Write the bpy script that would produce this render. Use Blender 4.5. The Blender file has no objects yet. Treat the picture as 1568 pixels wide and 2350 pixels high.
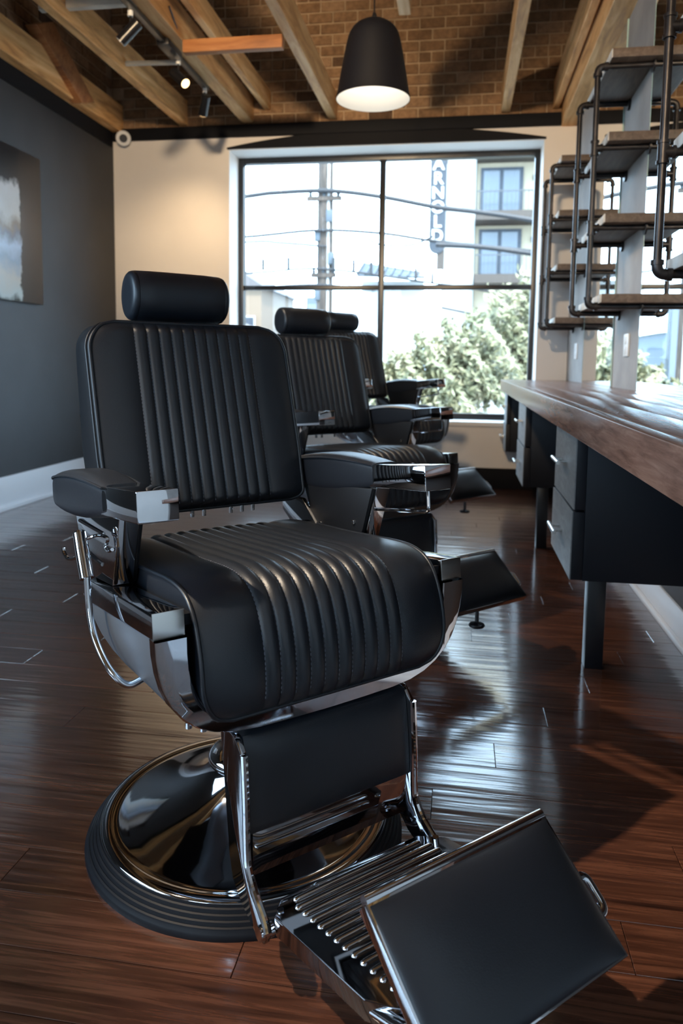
import bpy, bmesh, math, random
from mathutils import Vector, Matrix

random.seed(7)
sc = bpy.context.scene
COL = sc.collection

# ------------------------------------------------------------------ camera
cam_d = bpy.data.cameras.new('camera')
cam = bpy.data.objects.new('camera', cam_d)
COL.objects.link(cam)
cr, cu, cf = Vector((0.987261, 0.15859, 0.012859)), Vector((-0.028395, 0.096088, 0.994968)), Vector((-0.156557, 0.982658, -0.099367))
cam.matrix_world = Matrix(((cr.x, cu.x, -cf.x, 0.0), (cr.y, cu.y, -cf.y, 0.0), (cr.z, cu.z, -cf.z, 1.05), (0, 0, 0, 1)))
cam_d.sensor_fit = 'VERTICAL'
cam_d.sensor_height = 36.0
cam_d.sensor_width = 24.0
cam_d.lens = 1700.0 / 2350.0 * 36.0
cam_d.shift_y = -(1175.0 - 1003.4) / 2350.0
cam_d.clip_start = 0.05
cam_d.clip_end = 300
cam_d.dof.use_dof = True
cam_d.dof.focus_distance = 1.45
cam_d.dof.aperture_fstop = 4.5
sc.camera = cam

# ------------------------------------------------------------------ world, sun, exposure
w = bpy.data.worlds.new('sky')
sc.world = w
w.use_nodes = True
bg = w.node_tree.nodes['Background']
bg.inputs['Color'].default_value = (0.56, 0.77, 1.0, 1)
bg.inputs['Strength'].default_value = 10.0
sun_d = bpy.data.lights.new('sun', 'SUN')
sun_d.energy = 8.0
sun_d.angle = 0.01
sun_d.color = (1.0, 0.94, 0.84)
sun = bpy.data.objects.new('sun', sun_d)
COL.objects.link(sun)
sun.location = (4, -8, 14)
sun.rotation_euler = Vector((-0.30, 0.62, -1.0)).to_track_quat('-Z', 'Y').to_euler()
vs = sc.view_settings
vs.view_transform = 'Standard'
vs.look = 'None'
vs.exposure = 0.28
vs.gamma = 1.0
vs.use_curve_mapping = False

# ------------------------------------------------------------------ room measures
XL, XR, YB, YF = -3.12, 0.87, 6.42, -3.2
ROOF = 4.5
HC = 0.932        # worktop height
WX0, WX1, WZ0, WZ1 = -2.05, 0.622, 0.56, 2.887   # window opening


# ------------------------------------------------------------------ materials
def nodes_of(name):
    m = bpy.data.materials.new(name)
    m.use_nodes = True
    nt = m.node_tree
    return m, nt, nt.nodes['Principled BSDF']


def pset(b, **k):
    names = {'color': 'Base Color', 'rough': 'Roughness', 'metal': 'Metallic', 'spec': 'Specular IOR Level', 'coat': 'Coat Weight',
             'coatr': 'Coat Roughness', 'trans': 'Transmission Weight', 'ior': 'IOR', 'emit': 'Emission Color', 'emits': 'Emission Strength'}
    for kk, v in k.items():
        if isinstance(v, tuple) and len(v) == 3:
            v = (*v, 1)
        b.inputs[names[kk]].default_value = v


def coords(nt, scale=(1, 1, 1), rnd=0.0):
    tc = nt.nodes.new('ShaderNodeTexCoord')
    mp = nt.nodes.new('ShaderNodeMapping')
    mp.inputs['Scale'].default_value = scale
    src = tc.outputs['Object']
    if rnd:
        oi = nt.nodes.new('ShaderNodeObjectInfo')
        mul = nt.nodes.new('ShaderNodeMath')
        mul.operation = 'MULTIPLY'
        mul.inputs[1].default_value = rnd
        nt.links.new(oi.outputs['Random'], mul.inputs[0])
        add = nt.nodes.new('ShaderNodeVectorMath')
        nt.links.new(tc.outputs['Object'], add.inputs[0])
        nt.links.new(mul.outputs[0], add.inputs[1])
        src = add.outputs[0]
    nt.links.new(src, mp.inputs['Vector'])
    return mp.outputs['Vector']


def noise(nt, vec, scale, detail=4, rough=0.55, dist=0.0):
    n = nt.nodes.new('ShaderNodeTexNoise')
    n.inputs['Scale'].default_value = scale
    n.inputs['Detail'].default_value = detail
    n.inputs['Roughness'].default_value = rough
    n.inputs['Distortion'].default_value = dist
    nt.links.new(vec, n.inputs['Vector'])
    return n.outputs['Fac']


def ramp(nt, fac, stops):
    r = nt.nodes.new('ShaderNodeValToRGB')
    el = r.color_ramp.elements
    while len(el) < len(stops):
        el.new(0.5)
    for e, (p, c) in zip(el, stops):
        e.position = p
        e.color = (*c, 1)
    nt.links.new(fac, r.inputs['Fac'])
    return r.outputs['Color']


def bump(nt, b, h, strength=0.2, dist=0.005):
    bp = nt.nodes.new('ShaderNodeBump')
    bp.inputs['Strength'].default_value = strength
    bp.inputs['Distance'].default_value = dist
    nt.links.new(h, bp.inputs['Height'])
    nt.links.new(bp.outputs['Normal'], b.inputs['Normal'])


def plain(name, color, rough=0.5, metal=0.0, bs=0.0, bscale=60, var=0.0, vscale=6, **k):
    m, nt, b = nodes_of(name)
    pset(b, color=color, rough=rough, metal=metal, **k)
    v = coords(nt)
    if var:
        f = noise(nt, v, vscale, 5)
        lo = tuple(max(0, c * (1 - var)) for c in color)
        hi = tuple(min(1, c * (1 + var)) for c in color)
        nt.links.new(ramp(nt, f, [(0.3, lo), (0.7, hi)]), b.inputs['Base Color'])
    if bs:
        bump(nt, b, noise(nt, v, bscale, 4), bs, 0.002)
    return m


def wood(name, dark, mid, light, stretch, rough=0.5, scale=5.0, bs=0.25, rnd=37.0, tone=0.0, spec=0.5, bd=0.002):
    m, nt, b = nodes_of(name)
    pset(b, rough=rough, spec=spec)
    v = coords(nt, stretch, rnd)
    f = noise(nt, v, scale, 8, 0.62, 0.6)
    c = ramp(nt, f, [(0.25, dark), (0.5, mid), (0.75, light)])
    if tone:
        oi = nt.nodes.new('ShaderNodeObjectInfo')
        mr = nt.nodes.new('ShaderNodeMapRange')
        mr.inputs['To Min'].default_value = 1 - tone
        mr.inputs['To Max'].default_value = 1 + tone
        nt.links.new(oi.outputs['Random'], mr.inputs['Value'])
        mx = nt.nodes.new('ShaderNodeMix')
        mx.data_type = 'RGBA'
        mx.blend_type = 'MULTIPLY'
        mx.inputs['Factor'].default_value = 1
        nt.links.new(c, mx.inputs[6])
        nt.links.new(mr.outputs['Result'], mx.inputs[7])
        c = mx.outputs[2]
    nt.links.new(c, b.inputs['Base Color'])
    if bs:
        bump(nt, b, f, bs, bd)
    return m


M = {}
M['leather'] = plain('black_leather', (0.009, 0.0118, 0.0175), 0.39, bs=0.12, bscale=420, spec=0.5)
M['vinyl'] = plain('black_vinyl', (0.005, 0.006, 0.0085), 0.5, bs=0.1, bscale=300, spec=0.35)
M['chrome'] = plain('polished_chrome', (0.64, 0.64, 0.66), 0.045, 1.0)
M['dark_chrome'] = plain('dark_chrome', (0.36, 0.36, 0.38), 0.06, 1.0)
M['satin'] = plain('satin_steel', (0.62, 0.62, 0.60), 0.24, 1.0)
M['shell'] = plain('blue_tinted_satin_metal', (0.34, 0.39, 0.45), 0.34, 0.85)  # blue reflection of the window put into the metal's colour
M['rubber'] = plain('black_rubber', (0.004, 0.0045, 0.007), 0.5, spec=0.25)
M['thread'] = plain('dark_thread', (0.10, 0.11, 0.14), 0.6)
M['black_paint'] = plain('black_paint', (0.004, 0.0045, 0.007), 0.7, bs=0.05, bscale=90, spec=0.2)
M['black_steel'] = plain('black_steel', (0.006, 0.0065, 0.009), 0.35)
M['iron'] = plain('black_iron_pipe', (0.030, 0.026, 0.026), 0.36, 0.55, bs=0.15, bscale=140, var=0.5, vscale=14)
M['wall_white'] = plain('warm_white_plaster', (0.76, 0.72, 0.68), 0.75, bs=0.12, bscale=35, var=0.03, vscale=2)
M['wall_dark'] = plain('charcoal_wall_paint', (0.036, 0.0355, 0.0375), 0.6, bs=0.18, bscale=45, var=0.12, vscale=3)
M['wall_grey'] = plain('grey_trowelled_plaster', (0.30, 0.272, 0.25), 0.7, bs=0.15, bscale=30, var=0.18, vscale=4)
M['white_trim'] = plain('white_gloss_paint', (0.78, 0.78, 0.80), 0.35)
M['reveal'] = plain('white_reveal_paint', (0.80, 0.78, 0.75), 0.6, bs=0.1, bscale=30)
M['mortar'] = plain('tan_mortar', (0.42, 0.30, 0.19), 0.9, bs=0.4, bscale=80, var=0.2, vscale=10)
M['white_plastic'] = plain('white_plastic', (0.75, 0.75, 0.74), 0.35)
M['black_plastic'] = plain('black_plastic', (0.010, 0.010, 0.012), 0.3)
M['lamp_black'] = plain('matt_black_lamp', (0.004, 0.0045, 0.008), 0.6, spec=0.3)
M['lamp_white'] = plain('white_lamp_inside', (0.80, 0.80, 0.78), 0.55)
M['cabinet_black'] = plain('black_cabinet_laminate', (0.008, 0.009, 0.013), 0.5, spec=0.3, bs=0.05, bscale=120)
M['drawer_grey'] = wood('grey_wood_laminate', (0.10, 0.10, 0.10), (0.16, 0.16, 0.16), (0.22, 0.22, 0.215), (4, 4, 14), 0.5, 3.0, 0.1)
M['floor_wood'] = wood('dark_walnut_floor', (0.018, 0.0075, 0.005), (0.078, 0.029, 0.0165), (0.165, 0.066, 0.037), (1.3, 30, 8), 0.16, 2.6, 0.0, 53.0, 0.18, 0.75)
nt = M['floor_wood'].node_tree
pb = nt.nodes['Principled BSDF']
pset(pb, coat=0.65, coatr=0.10)
bump(nt, pb, noise(nt, coords(nt, (0.9, 12, 1), 53.0), 2.6, 2.0, 0.45), 0.22, 0.006)
for l_ in list(nt.links):
    if l_.to_socket.name == 'Normal' and l_.to_node == pb:
        nt.links.new(l_.from_socket, pb.inputs['Coat Normal'])
M['counter_wood'] = wood('brown_counter_wood', (0.11, 0.05, 0.032), (0.22, 0.105, 0.07), (0.32, 0.17, 0.115), (26, 2.2, 26), 0.26, 2.6, 0.0, 29.0, 0.10)
M['shelf_wood'] = wood('reclaimed_shelf_wood', (0.055, 0.033, 0.022), (0.10, 0.065, 0.044), (0.16, 0.11, 0.078), (12, 1.4, 12), 0.6, 3.0, 0.2, 31.0, 0.15)
M['shelf_edge'] = plain('pale_shelf_edge', (0.66, 0.62, 0.56), 0.7, bs=0.3, bscale=40, var=0.2, vscale=20)  # paler strip than the board it fronts
M['joist'] = wood('honey_joist_wood', (0.27, 0.125, 0.038), (0.62, 0.33, 0.12), (0.82, 0.54, 0.26), (7, 0.9, 7), 0.65, 2.4, 0.3, 41.0, 0.2)
M['joist_x'] = wood('red_brown_blocking_wood', (0.17, 0.06, 0.02), (0.36, 0.14, 0.045), (0.5, 0.24, 0.09), (0.9, 7, 7), 0.65, 2.4, 0.3, 41.0, 0.2)
M['deck'] = wood('roof_deck_boards', (0.10, 0.055, 0.026), (0.22, 0.125, 0.06), (0.34, 0.21, 0.11), (7, 0.9, 7), 0.75, 2.4, 0.2, 41.0, 0.2)
M['pale_wood'] = plain('pale_painted_wood', (0.62, 0.58, 0.50), 0.6, var=0.15, vscale=8)


def mk_brick():
    m, nt, b = nodes_of('brown_brick')
    pset(b, rough=0.88, spec=0.25)
    oi = nt.nodes.new('ShaderNodeObjectInfo')
    c = ramp(nt, oi.outputs['Random'], [(0.0, (0.075, 0.045, 0.03)), (0.06, (0.20, 0.118, 0.066)), (0.5, (0.25, 0.15, 0.085)), (0.9, (0.30, 0.185, 0.108)), (1.0, (0.35, 0.225, 0.14))])
    v = coords(nt, (1, 1, 1), 23.0)
    f = noise(nt, v, 22, 6, 0.65)
    c2 = ramp(nt, f, [(0.3, (0.62, 0.6, 0.58)), (0.7, (1.2, 1.18, 1.12))])
    mx = nt.nodes.new('ShaderNodeMix')
    mx.data_type = 'RGBA'
    mx.blend_type = 'MULTIPLY'
    mx.inputs['Factor'].default_value = 1
    nt.links.new(c, mx.inputs[6])
    nt.links.new(c2, mx.inputs[7])
    nt.links.new(mx.outputs[2], b.inputs['Base Color'])
    bump(nt, b, noise(nt, v, 70, 5), 0.5, 0.004)
    return m


M['brick'] = mk_brick()
m, nt, b = nodes_of('silver_mirror')
pset(b, color=(0.90, 0.93, 0.92), metal=1.0, rough=0.008)
M['mirror'] = m
M['glass_edge'] = plain('green_glass_edge', (0.45, 0.62, 0.58), 0.15, coat=1.0)


def mk_glass():
    m = bpy.data.materials.new('window_glass')
    m.use_nodes = True
    nt = m.node_tree
    nt.nodes.clear()
    o = nt.nodes.new('ShaderNodeOutputMaterial')
    t = nt.nodes.new('ShaderNodeBsdfTransparent')
    t.inputs['Color'].default_value = (0.93, 0.95, 0.95, 1)
    g = nt.nodes.new('ShaderNodeBsdfGlossy')
    g.inputs['Roughness'].default_value = 0.02
    fr = nt.nodes.new('ShaderNodeFresnel')
    fr.inputs['IOR'].default_value = 1.35
    mx = nt.nodes.new('ShaderNodeMixShader')
    ge = nt.nodes.new('ShaderNodeNewGeometry')
    mi = nt.nodes.new('ShaderNodeMapRange')
    mi.inputs['To Min'].default_value = 1.35
    mi.inputs['To Max'].default_value = 1 / 1.35
    nt.links.new(ge.outputs['Backfacing'], mi.inputs['Value'])
    nt.links.new(mi.outputs['Result'], fr.inputs['IOR'])
    nt.links.new(fr.outputs[0], mx.inputs[0])
    nt.links.new(t.outputs[0], mx.inputs[1])
    nt.links.new(g.outputs[0], mx.inputs[2])
    nt.links.new(mx.outputs[0], o.inputs['Surface'])
    return m


M['glass'] = mk_glass()
m, nt, b = nodes_of('lit_warm_lens')
pset(b, color=(1, 0.8, 0.5), emit=(1.0, 0.62, 0.28), emits=3.5)
M['lens_lit'] = m
M['lens_off'] = plain('grey_lamp_lens', (0.5, 0.5, 0.48), 0.2)


def mk_art():
    m, nt, b = nodes_of('portrait_print')
    pset(b, rough=0.35)
    tc = nt.nodes.new('ShaderNodeTexCoord')
    sp = nt.nodes.new('ShaderNodeSeparateXYZ')
    nt.links.new(tc.outputs['Object'], sp.inputs[0])
    n1 = noise(nt, tc.outputs['Object'], 5.5, 5)
    n2 = noise(nt, tc.outputs['Object'], 9, 3)
    # bright printed figure on the part of the sheet with local y below an uneven line
    a = nt.nodes.new('ShaderNodeMath'); a.operation = 'MULTIPLY_ADD'
    nt.links.new(n1, a.inputs[0]); a.inputs[1].default_value = 0.16
    nt.links.new(sp.outputs['Y'], a.inputs[2])
    edge = ramp(nt, a.outputs[0], [(0.0, (1, 1, 1)), (0.385, (1, 1, 1)), (0.395, (0, 0, 0)), (1, (0, 0, 0))])
    # bands of skin, blue cloth and white up the sheet
    zz = nt.nodes.new('ShaderNodeMath'); zz.operation = 'MULTIPLY_ADD'
    nt.links.new(n2, zz.inputs[0]); zz.inputs[1].default_value = 0.22
    nt.links.new(sp.outputs['Z'], zz.inputs[2])
    bands = ramp(nt, zz.outputs[0], [(0.10, (0.02, 0.03, 0.025)), (0.15, (0.55, 0.60, 0.57)), (0.27, (0.62, 0.56, 0.48)), (0.38, (0.34, 0.42, 0.5)), (0.48, (0.52, 0.62, 0.74)), (0.56, (0.20, 0.21, 0.24)), (0.62, (0.30, 0.22, 0.15)), (0.70, (0.62, 0.58, 0.52)), (0.88, (0.70, 0.68, 0.66)), (0.93, (0.01, 0.01, 0.012))])
    mx = nt.nodes.new('ShaderNodeMix'); mx.data_type = 'RGBA'
    nt.links.new(edge, mx.inputs['Factor'])
    mx.inputs[6].default_value = (0.022, 0.017, 0.015, 1)
    nt.links.new(bands, mx.inputs[7])
    nt.links.new(mx.outputs[2], b.inputs['Base Color'])
    return m


M['art'] = mk_art()
# outside
M['asphalt'] = plain('pale_street_concrete', (0.22, 0.215, 0.205), 0.85, var=0.15, vscale=0.6)
M['stucco_white'] = plain('white_stucco', (0.40, 0.40, 0.39), 0.85, var=0.04, vscale=1)
M['stucco_yellow'] = plain('pale_yellow_stucco', (0.40, 0.335, 0.235), 0.85, var=0.05, vscale=1)
M['stucco_blue'] = plain('pale_blue_siding', (0.12, 0.155, 0.20), 0.8)
M['stucco_tan'] = plain('tan_house_wall', (0.18, 0.13, 0.09), 0.8)
M['grey_frame'] = plain('blue_grey_door_frame', (0.035, 0.042, 0.055), 0.5)
M['far_glass'] = plain('sky_reflecting_glass', (0.12, 0.14, 0.165), 0.15)
M['rail_grey'] = plain('grey_balcony_rail', (0.06, 0.065, 0.07), 0.5)
M['slab_brown'] = plain('brown_balcony_slab', (0.055, 0.042, 0.033), 0.7)
M['sign_grey'] = plain('slate_sign_panel', (0.022, 0.028, 0.037), 0.5)
M['sign_white'] = plain('white_sign_letters', (0.5, 0.5, 0.5), 0.5)
M['pole_wood'] = wood('weathered_pole_wood', (0.02, 0.015, 0.012), (0.05, 0.038, 0.03), (0.12, 0.09, 0.07), (8, 8, 0.8), 0.85, 2, 0.3)
M['cable'] = plain('dark_cable', (0.014, 0.015, 0.018), 0.6)
M['tin'] = plain('grey_metal_roofing', (0.075, 0.09, 0.105), 0.5, 0.3)
M['tin_dark'] = plain('dark_ribbed_roofing', (0.022, 0.028, 0.036), 0.5)
M['roof_dark'] = plain('dark_shingle_roof', (0.10, 0.09, 0.09), 0.8)


def mk_leaf():
    m, nt, b = nodes_of('olive_leaves')
    pset(b, rough=0.55)
    v = coords(nt)
    f = noise(nt, v, 2.2, 3)
    nt.links.new(ramp(nt, f, [(0.3, (0.07, 0.075, 0.035)), (0.5, (0.19, 0.185, 0.10)), (0.7, (0.36, 0.325, 0.21))]), b.inputs['Base Color'])
    return m


M['leaf'] = mk_leaf()
M['bark'] = plain('brown_bark', (0.10, 0.07, 0.05), 0.9)


# ------------------------------------------------------------------ mesh helpers
class MB:
    def __init__(self):
        self.v = []
        self.f = []

    def add(self, verts, faces):
        o = len(self.v)
        self.v += [tuple(p) for p in verts]
        self.f += [tuple(i + o for i in f) for f in faces]
        return self

    def box(self, x0, x1, y0, y1, z0, z1):
        p = [(x, y, z) for z in (z0, z1) for y in (y0, y1) for x in (x0, x1)]
        return self.add(p, [(0, 2, 3, 1), (4, 5, 7, 6), (0, 1, 5, 4), (2, 6, 7, 3), (0, 4, 6, 2), (1, 3, 7, 5)])

    def hexa(self, bottom, top):
        n = len(bottom)
        self.add(list(bottom) + list(top), [tuple(range(n))[::-1], tuple(range(n, 2 * n))] + [(i, (i + 1) % n, (i + 1) % n + n, i + n) for i in range(n)])
        return self

    def prism(self, poly, fn0, fn1):
        return self.hexa([fn0(*p) for p in poly], [fn1(*p) for p in poly])

    def grid(self, rows, close_u=False, close_v=False):
        nr, nc = len(rows), len(rows[0])
        fs = []
        for i in range(nr - (0 if close_v else 1)):
            for j in range(nc - (0 if close_u else 1)):
                a, b2 = i, (i + 1) % nr
                c, d = j, (j + 1) % nc
                fs.append((a * nc + c, a * nc + d, b2 * nc + d, b2 * nc + c))
        return self.add([p for r in rows for p in r], fs)

    def lathe(self, prof, seg=48, centre=(0, 0), cap=True):
        rows = [[(centre[0] + r * math.cos(2 * math.pi * k / seg), centre[1] + r * math.sin(2 * math.pi * k / seg), z) for k in range(seg)] for r, z in prof]
        o = len(self.v)
        self.grid(rows, close_u=True)
        if cap:
            self.f.append(tuple(range(o, o + seg))[::-1])
            self.f.append(tuple(range(o + (len(prof) - 1) * seg, o + len(prof) * seg)))
        return self

    def tube(self, path, r, seg=10, cap=True, closed=False):
        P = [Vector(p) for p in path]
        n = len(P)
        rr = r if isinstance(r, (list, tuple)) else [r] * n
        T = []
        for i in range(n):
            if closed:
                t = P[(i + 1) % n] - P[i - 1]
            else:
                t = P[min(i + 1, n - 1)] - P[max(i - 1, 0)]
            T.append(t.normalized())
        u = T[0].orthogonal().normalized()
        rows = []
        for i in range(n):
            u = (u - T[i] * u.dot(T[i]))
            u.normalize()
            w_ = T[i].cross(u)
            rows.append([P[i] + (u * math.cos(2 * math.pi * k / seg) + w_ * math.sin(2 * math.pi * k / seg)) * rr[i] for k in range(seg)])
        o = len(self.v)
        self.grid(rows, close_u=True, close_v=closed)
        if cap and not closed:
            self.f.append(tuple(range(o, o + seg))[::-1])
            self.f.append(tuple(range(o + (n - 1) * seg, o + n * seg)))
        return self

    def mesh(self, name, mat, bevel=0.0, bseg=2, smooth=35, weld=False):
        bm = bmesh.new()
        vs_ = [bm.verts.new(p) for p in self.v]
        for f in self.f:
            try:
                bm.faces.new([vs_[i] for i in f])
            except ValueError:
                pass
        if weld:
            bmesh.ops.remove_doubles(bm, verts=bm.verts, dist=1e-5)
        bmesh.ops.recalc_face_normals(bm, faces=bm.faces)
        if bevel:
            es = [e for e in bm.edges if len(e.link_faces) == 2 and e.calc_face_angle(0) > 0.5]
            bmesh.ops.bevel(bm, geom=es, offset=bevel, segments=bseg, affect='EDGES', profile=0.5, clamp_overlap=True)
        me = bpy.data.meshes.new(name)
        bm.to_mesh(me)
        bm.free()
        if smooth:
            me.polygons.foreach_set('use_smooth', [True] * len(me.polygons))
            me.set_sharp_from_angle(angle=math.radians(smooth))
        me.materials.append(mat)
        return me

    def build(self, name, mat, parent=None, **k):
        return link(name, self.mesh(name, mat, **k), parent)


def link(name, me, parent=None, loc=None, rotz=None):
    o = bpy.data.objects.new(name, me)
    COL.objects.link(o)
    if parent:
        o.parent = parent
    if loc:
        o.location = loc
    if rotz is not None:
        o.rotation_euler = (0, 0, rotz)
    return o


def tag(o, label, cat=None, group=None, kind=None):
    o['label'] = label
    if cat:
        o['category'] = cat
    if group:
        o['group'] = group
    if kind:
        o['kind'] = kind
    return o


def struct(o, label, cat):
    return tag(o, label, cat, None, 'structure')


def empty(name, loc=(0, 0, 0), rotz=0.0):
    o = bpy.data.objects.new(name, None)
    COL.objects.link(o)
    o.location = loc
    o.rotation_euler = (0, 0, rotz)
    o.empty_display_size = 0.1
    return o


def box(name, dims, mat, parent=None, bevel=0.0, **k):
    return MB().box(*dims).build(name, mat, parent, bevel=bevel, **k)


def spline(pts, n=8, closed=False):
    """Catmull-Rom through the points."""
    P = [Vector(p) for p in pts]
    out = []
    m_ = len(P)
    rng = range(m_ if closed else m_ - 1)
    for i in rng:
        if closed:
            p0, p1, p2, p3 = P[i - 1], P[i], P[(i + 1) % m_], P[(i + 2) % m_]
        else:
            p1, p2 = P[i], P[i + 1]
            p0 = P[i - 1] if i else p1 * 2 - p2
            p3 = P[i + 2] if i + 2 < m_ else p2 * 2 - p1
        for k in range(n):
            t = k / n
            out.append(0.5 * ((2 * p1) + (-p0 + p2) * t + (2 * p0 - 5 * p1 + 4 * p2 - p3) * t * t + (-p0 + 3 * p1 - 3 * p2 + p3) * t ** 3))
    if not closed:
        out.append(P[-1])
    return out


def bent(pts, r, n=6):
    """polyline with its inner corners rounded to radius r"""
    P = [Vector(p) for p in pts]
    out = [P[0]]
    for i in range(1, len(P) - 1):
        a = (P[i - 1] - P[i]).normalized()
        c = (P[i + 1] - P[i]).normalized()
        s, e = P[i] + a * r, P[i] + c * r
        for k in range(n + 1):
            t = k / n
            out.append(s * (1 - t) ** 2 + P[i] * 2 * t * (1 - t) + e * t * t)
    out.append(P[-1])
    return out


# ================================================================== THE ROOM
# floor: sub-floor slab with one object per board
floor = box('floor', (XL, XR, YF, YB, -0.12, -0.014), M['black_paint'])
struct(floor, 'dark walnut board floor with a satin gloss', 'floor')
ROW = 0.127
BL = 1.22
bmesh_board = {}


def board_mesh(L):
    k = round(L, 3)
    if k not in bmesh_board:
        bmesh_board[k] = MB().box(0.0006, L - 0.0006, 0.0006, ROW - 0.0006, -0.014, 0.0).mesh('floor_board', M['floor_wood'], bevel=0.0009, bseg=1)
    return bmesh_board[k]


y = 0.62
rowi = 0
while y < YB:
    x = XL - (rowi * 0.53 % BL)
    while x < XR:
        x0, x1 = max(x, XL), min(x + BL, XR)
        if x1 - x0 > 0.05 and y + ROW <= YB + 0.06:
            link('floor_board', board_mesh(x1 - x0), floor, (x0, y, 0))
        x += BL
    y += ROW
    rowi += 1
mb = MB()
y = 0.62 - ROW
while y > YF:
    mb.box(XL, XR, y + 0.0006, y + ROW - 0.0006, -0.014, 0)
    y -= ROW
o = mb.build('floor_boarding', M['floor_wood'], floor)
o['kind'] = 'stuff'

# back wall: painted below the black band, bare brick above, window opening
mb = MB()
T = 0.42
mb.box(XL, WX0, YB, YB + T, 0, 3.085)
mb.box(WX1, XR + 0.3, YB, YB + T, 0, 3.085)
mb.box(WX0, WX1, YB, YB + T, 0, WZ0)
mb.box(WX0, WX1, YB, YB + T, WZ1, 3.085)
wb = mb.build('wall_back', M['wall_white'])
struct(wb, 'warm white back wall with bare brown brick above a black band', 'wall')
o = box('mortar_bed', (XL, XR + 0.3, YB + 0.012, YB + T, 3.085, ROOF), M['mortar'], wb)
brick_me = []
for k in range(4):
    mb = MB()
    j = lambda s: random.uniform(-s, s)
    mb.hexa([(-0.099 + j(.002), -0.006 + j(.002), -0.0375 + j(.0015)), (0.099 + j(.002), -0.006 + j(.002), -0.0375 + j(.0015)), (0.099, 0.03, -0.0375), (-0.099, 0.03, -0.0375)],
            [(-0.099 + j(.002), -0.006 + j(.002), 0.0375 + j(.0015)), (0.099 + j(.002), -0.006 + j(.002), 0.0375 + j(.0015)), (0.099, 0.03, 0.0375), (-0.099, 0.03, 0.0375)])
    brick_me.append(mb.mesh('brick', M['brick'], bevel=0.004, bseg=1, smooth=20))
half_me = MB().box(-0.047, 0.047, -0.006, 0.03, -0.0375, 0.0375).mesh('brick', M['brick'], bevel=0.004, bseg=1, smooth=20)
CH = 0.089
z = 3.13
ci = 0
while z < 4.21:
    xs = XL + 0.1 + (0.105 if ci % 2 else 0.0)
    if ci % 6 == 5:      # header course
        x = XL + 0.05
        while x < XR + 0.02:
            link('brick', half_me, wb, (x, YB + 0.006 + random.uniform(-.003, .003), z))
            x += 0.208
            if x < XR + 0.02:
                link('brick', brick_me[random.randrange(4)], wb, (x - 0.052 + 0.0, YB + 0.006 + random.uniform(-.003, .003), z)) if False else None
            x -= 0.104
    else:
        x = xs
        while x < XR + 0.08:
            link('brick', brick_me[random.randrange(4)], wb, (x, YB + 0.006 + random.uniform(-.003, .003), z))
            x += 0.2085
    z += CH
    ci += 1

# left wall with a daylight window behind the viewpoint
LWY0, LWY1, LWZ0, LWZ1 = -1.7, 1.3, 1.0, 2.85
mb = MB()
mb.box(XL - 0.25, XL, YF, LWY0, 0, 3.06)
mb.box(XL - 0.25, XL, LWY1, YB + T, 0, 3.06)
mb.box(XL - 0.25, XL, LWY0, LWY1, 0, LWZ0)
mb.box(XL - 0.25, XL, LWY0, LWY1, LWZ1, 3.06)
wl = mb.build('wall_left', M['wall_dark'])
struct(wl, 'charcoal painted left wall with dark brick above', 'wall')
box('mortar_bed', (XL - 0.25, XL - 0.012, YF, YB + T, 3.06, ROOF), M['mortar'], wl)
z = 3.30
ci = 0
while z < 4.0:
    yy = YB - 0.1 - (0.105 if ci % 2 else 0)
    while yy > 4.2:
        link('brick', brick_me[random.randrange(4)], wl, (XL - 0.006 + random.uniform(-.003, .003), yy, z), math.pi / 2)
        yy -= 0.2085
    z += CH
    ci += 1

# right wall
mb = MB()
mb.box(XR, XR + 0.3, 0.8, YB, 0, ROOF)
wr = mb.build('wall_right', M['wall_grey'])
struct(wr, 'grey plaster right wall behind the long worktop', 'wall')

we = box('wall_entry', (XR, XR + 0.3, YF, 0.8, 0, ROOF), M['wall_white'])
struct(we, 'warm white wall beside the end of the worktop', 'wall')

# front wall behind the viewpoint, with a window added for daylight
FX0, FX1, FZ0, FZ1 = -2.7, -1.3, 1.0, 2.8
mb = MB()
mb.box(XL, FX0, YF - 0.25, YF, 0, ROOF)
mb.box(FX1, XR + 0.3, YF - 0.25, YF, 0, ROOF)
mb.box(FX0, FX1, YF - 0.25, YF, 0, FZ0)
mb.box(FX0, FX1, YF - 0.25, YF, FZ1, ROOF)
wf = mb.build('wall_front', M['wall_white'])
struct(wf, 'warm white front wall with an added window', 'wall')

# ceiling: roof deck, joists, blocking
ceil = box('ceiling', (XL - 0.25, XR + 0.3, YF - 0.25, YB + T, ROOF, ROOF + 0.12), M['deck'])
struct(ceil, 'open timber ceiling of honey coloured joists under the roof deck', 'ceiling')
jm = {}


def joist(x, y0, y1, z0=3.1, h=0.21, wdt=0.072, sag=0.0):
    mb = MB()
    mb.box(-wdt / 2, wdt / 2, 0, y1 - y0, 0, h)
    return link('joist', mb.mesh('joist', M['joist'], bevel=0.004, bseg=1), ceil, (x, y0, z0))


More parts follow.
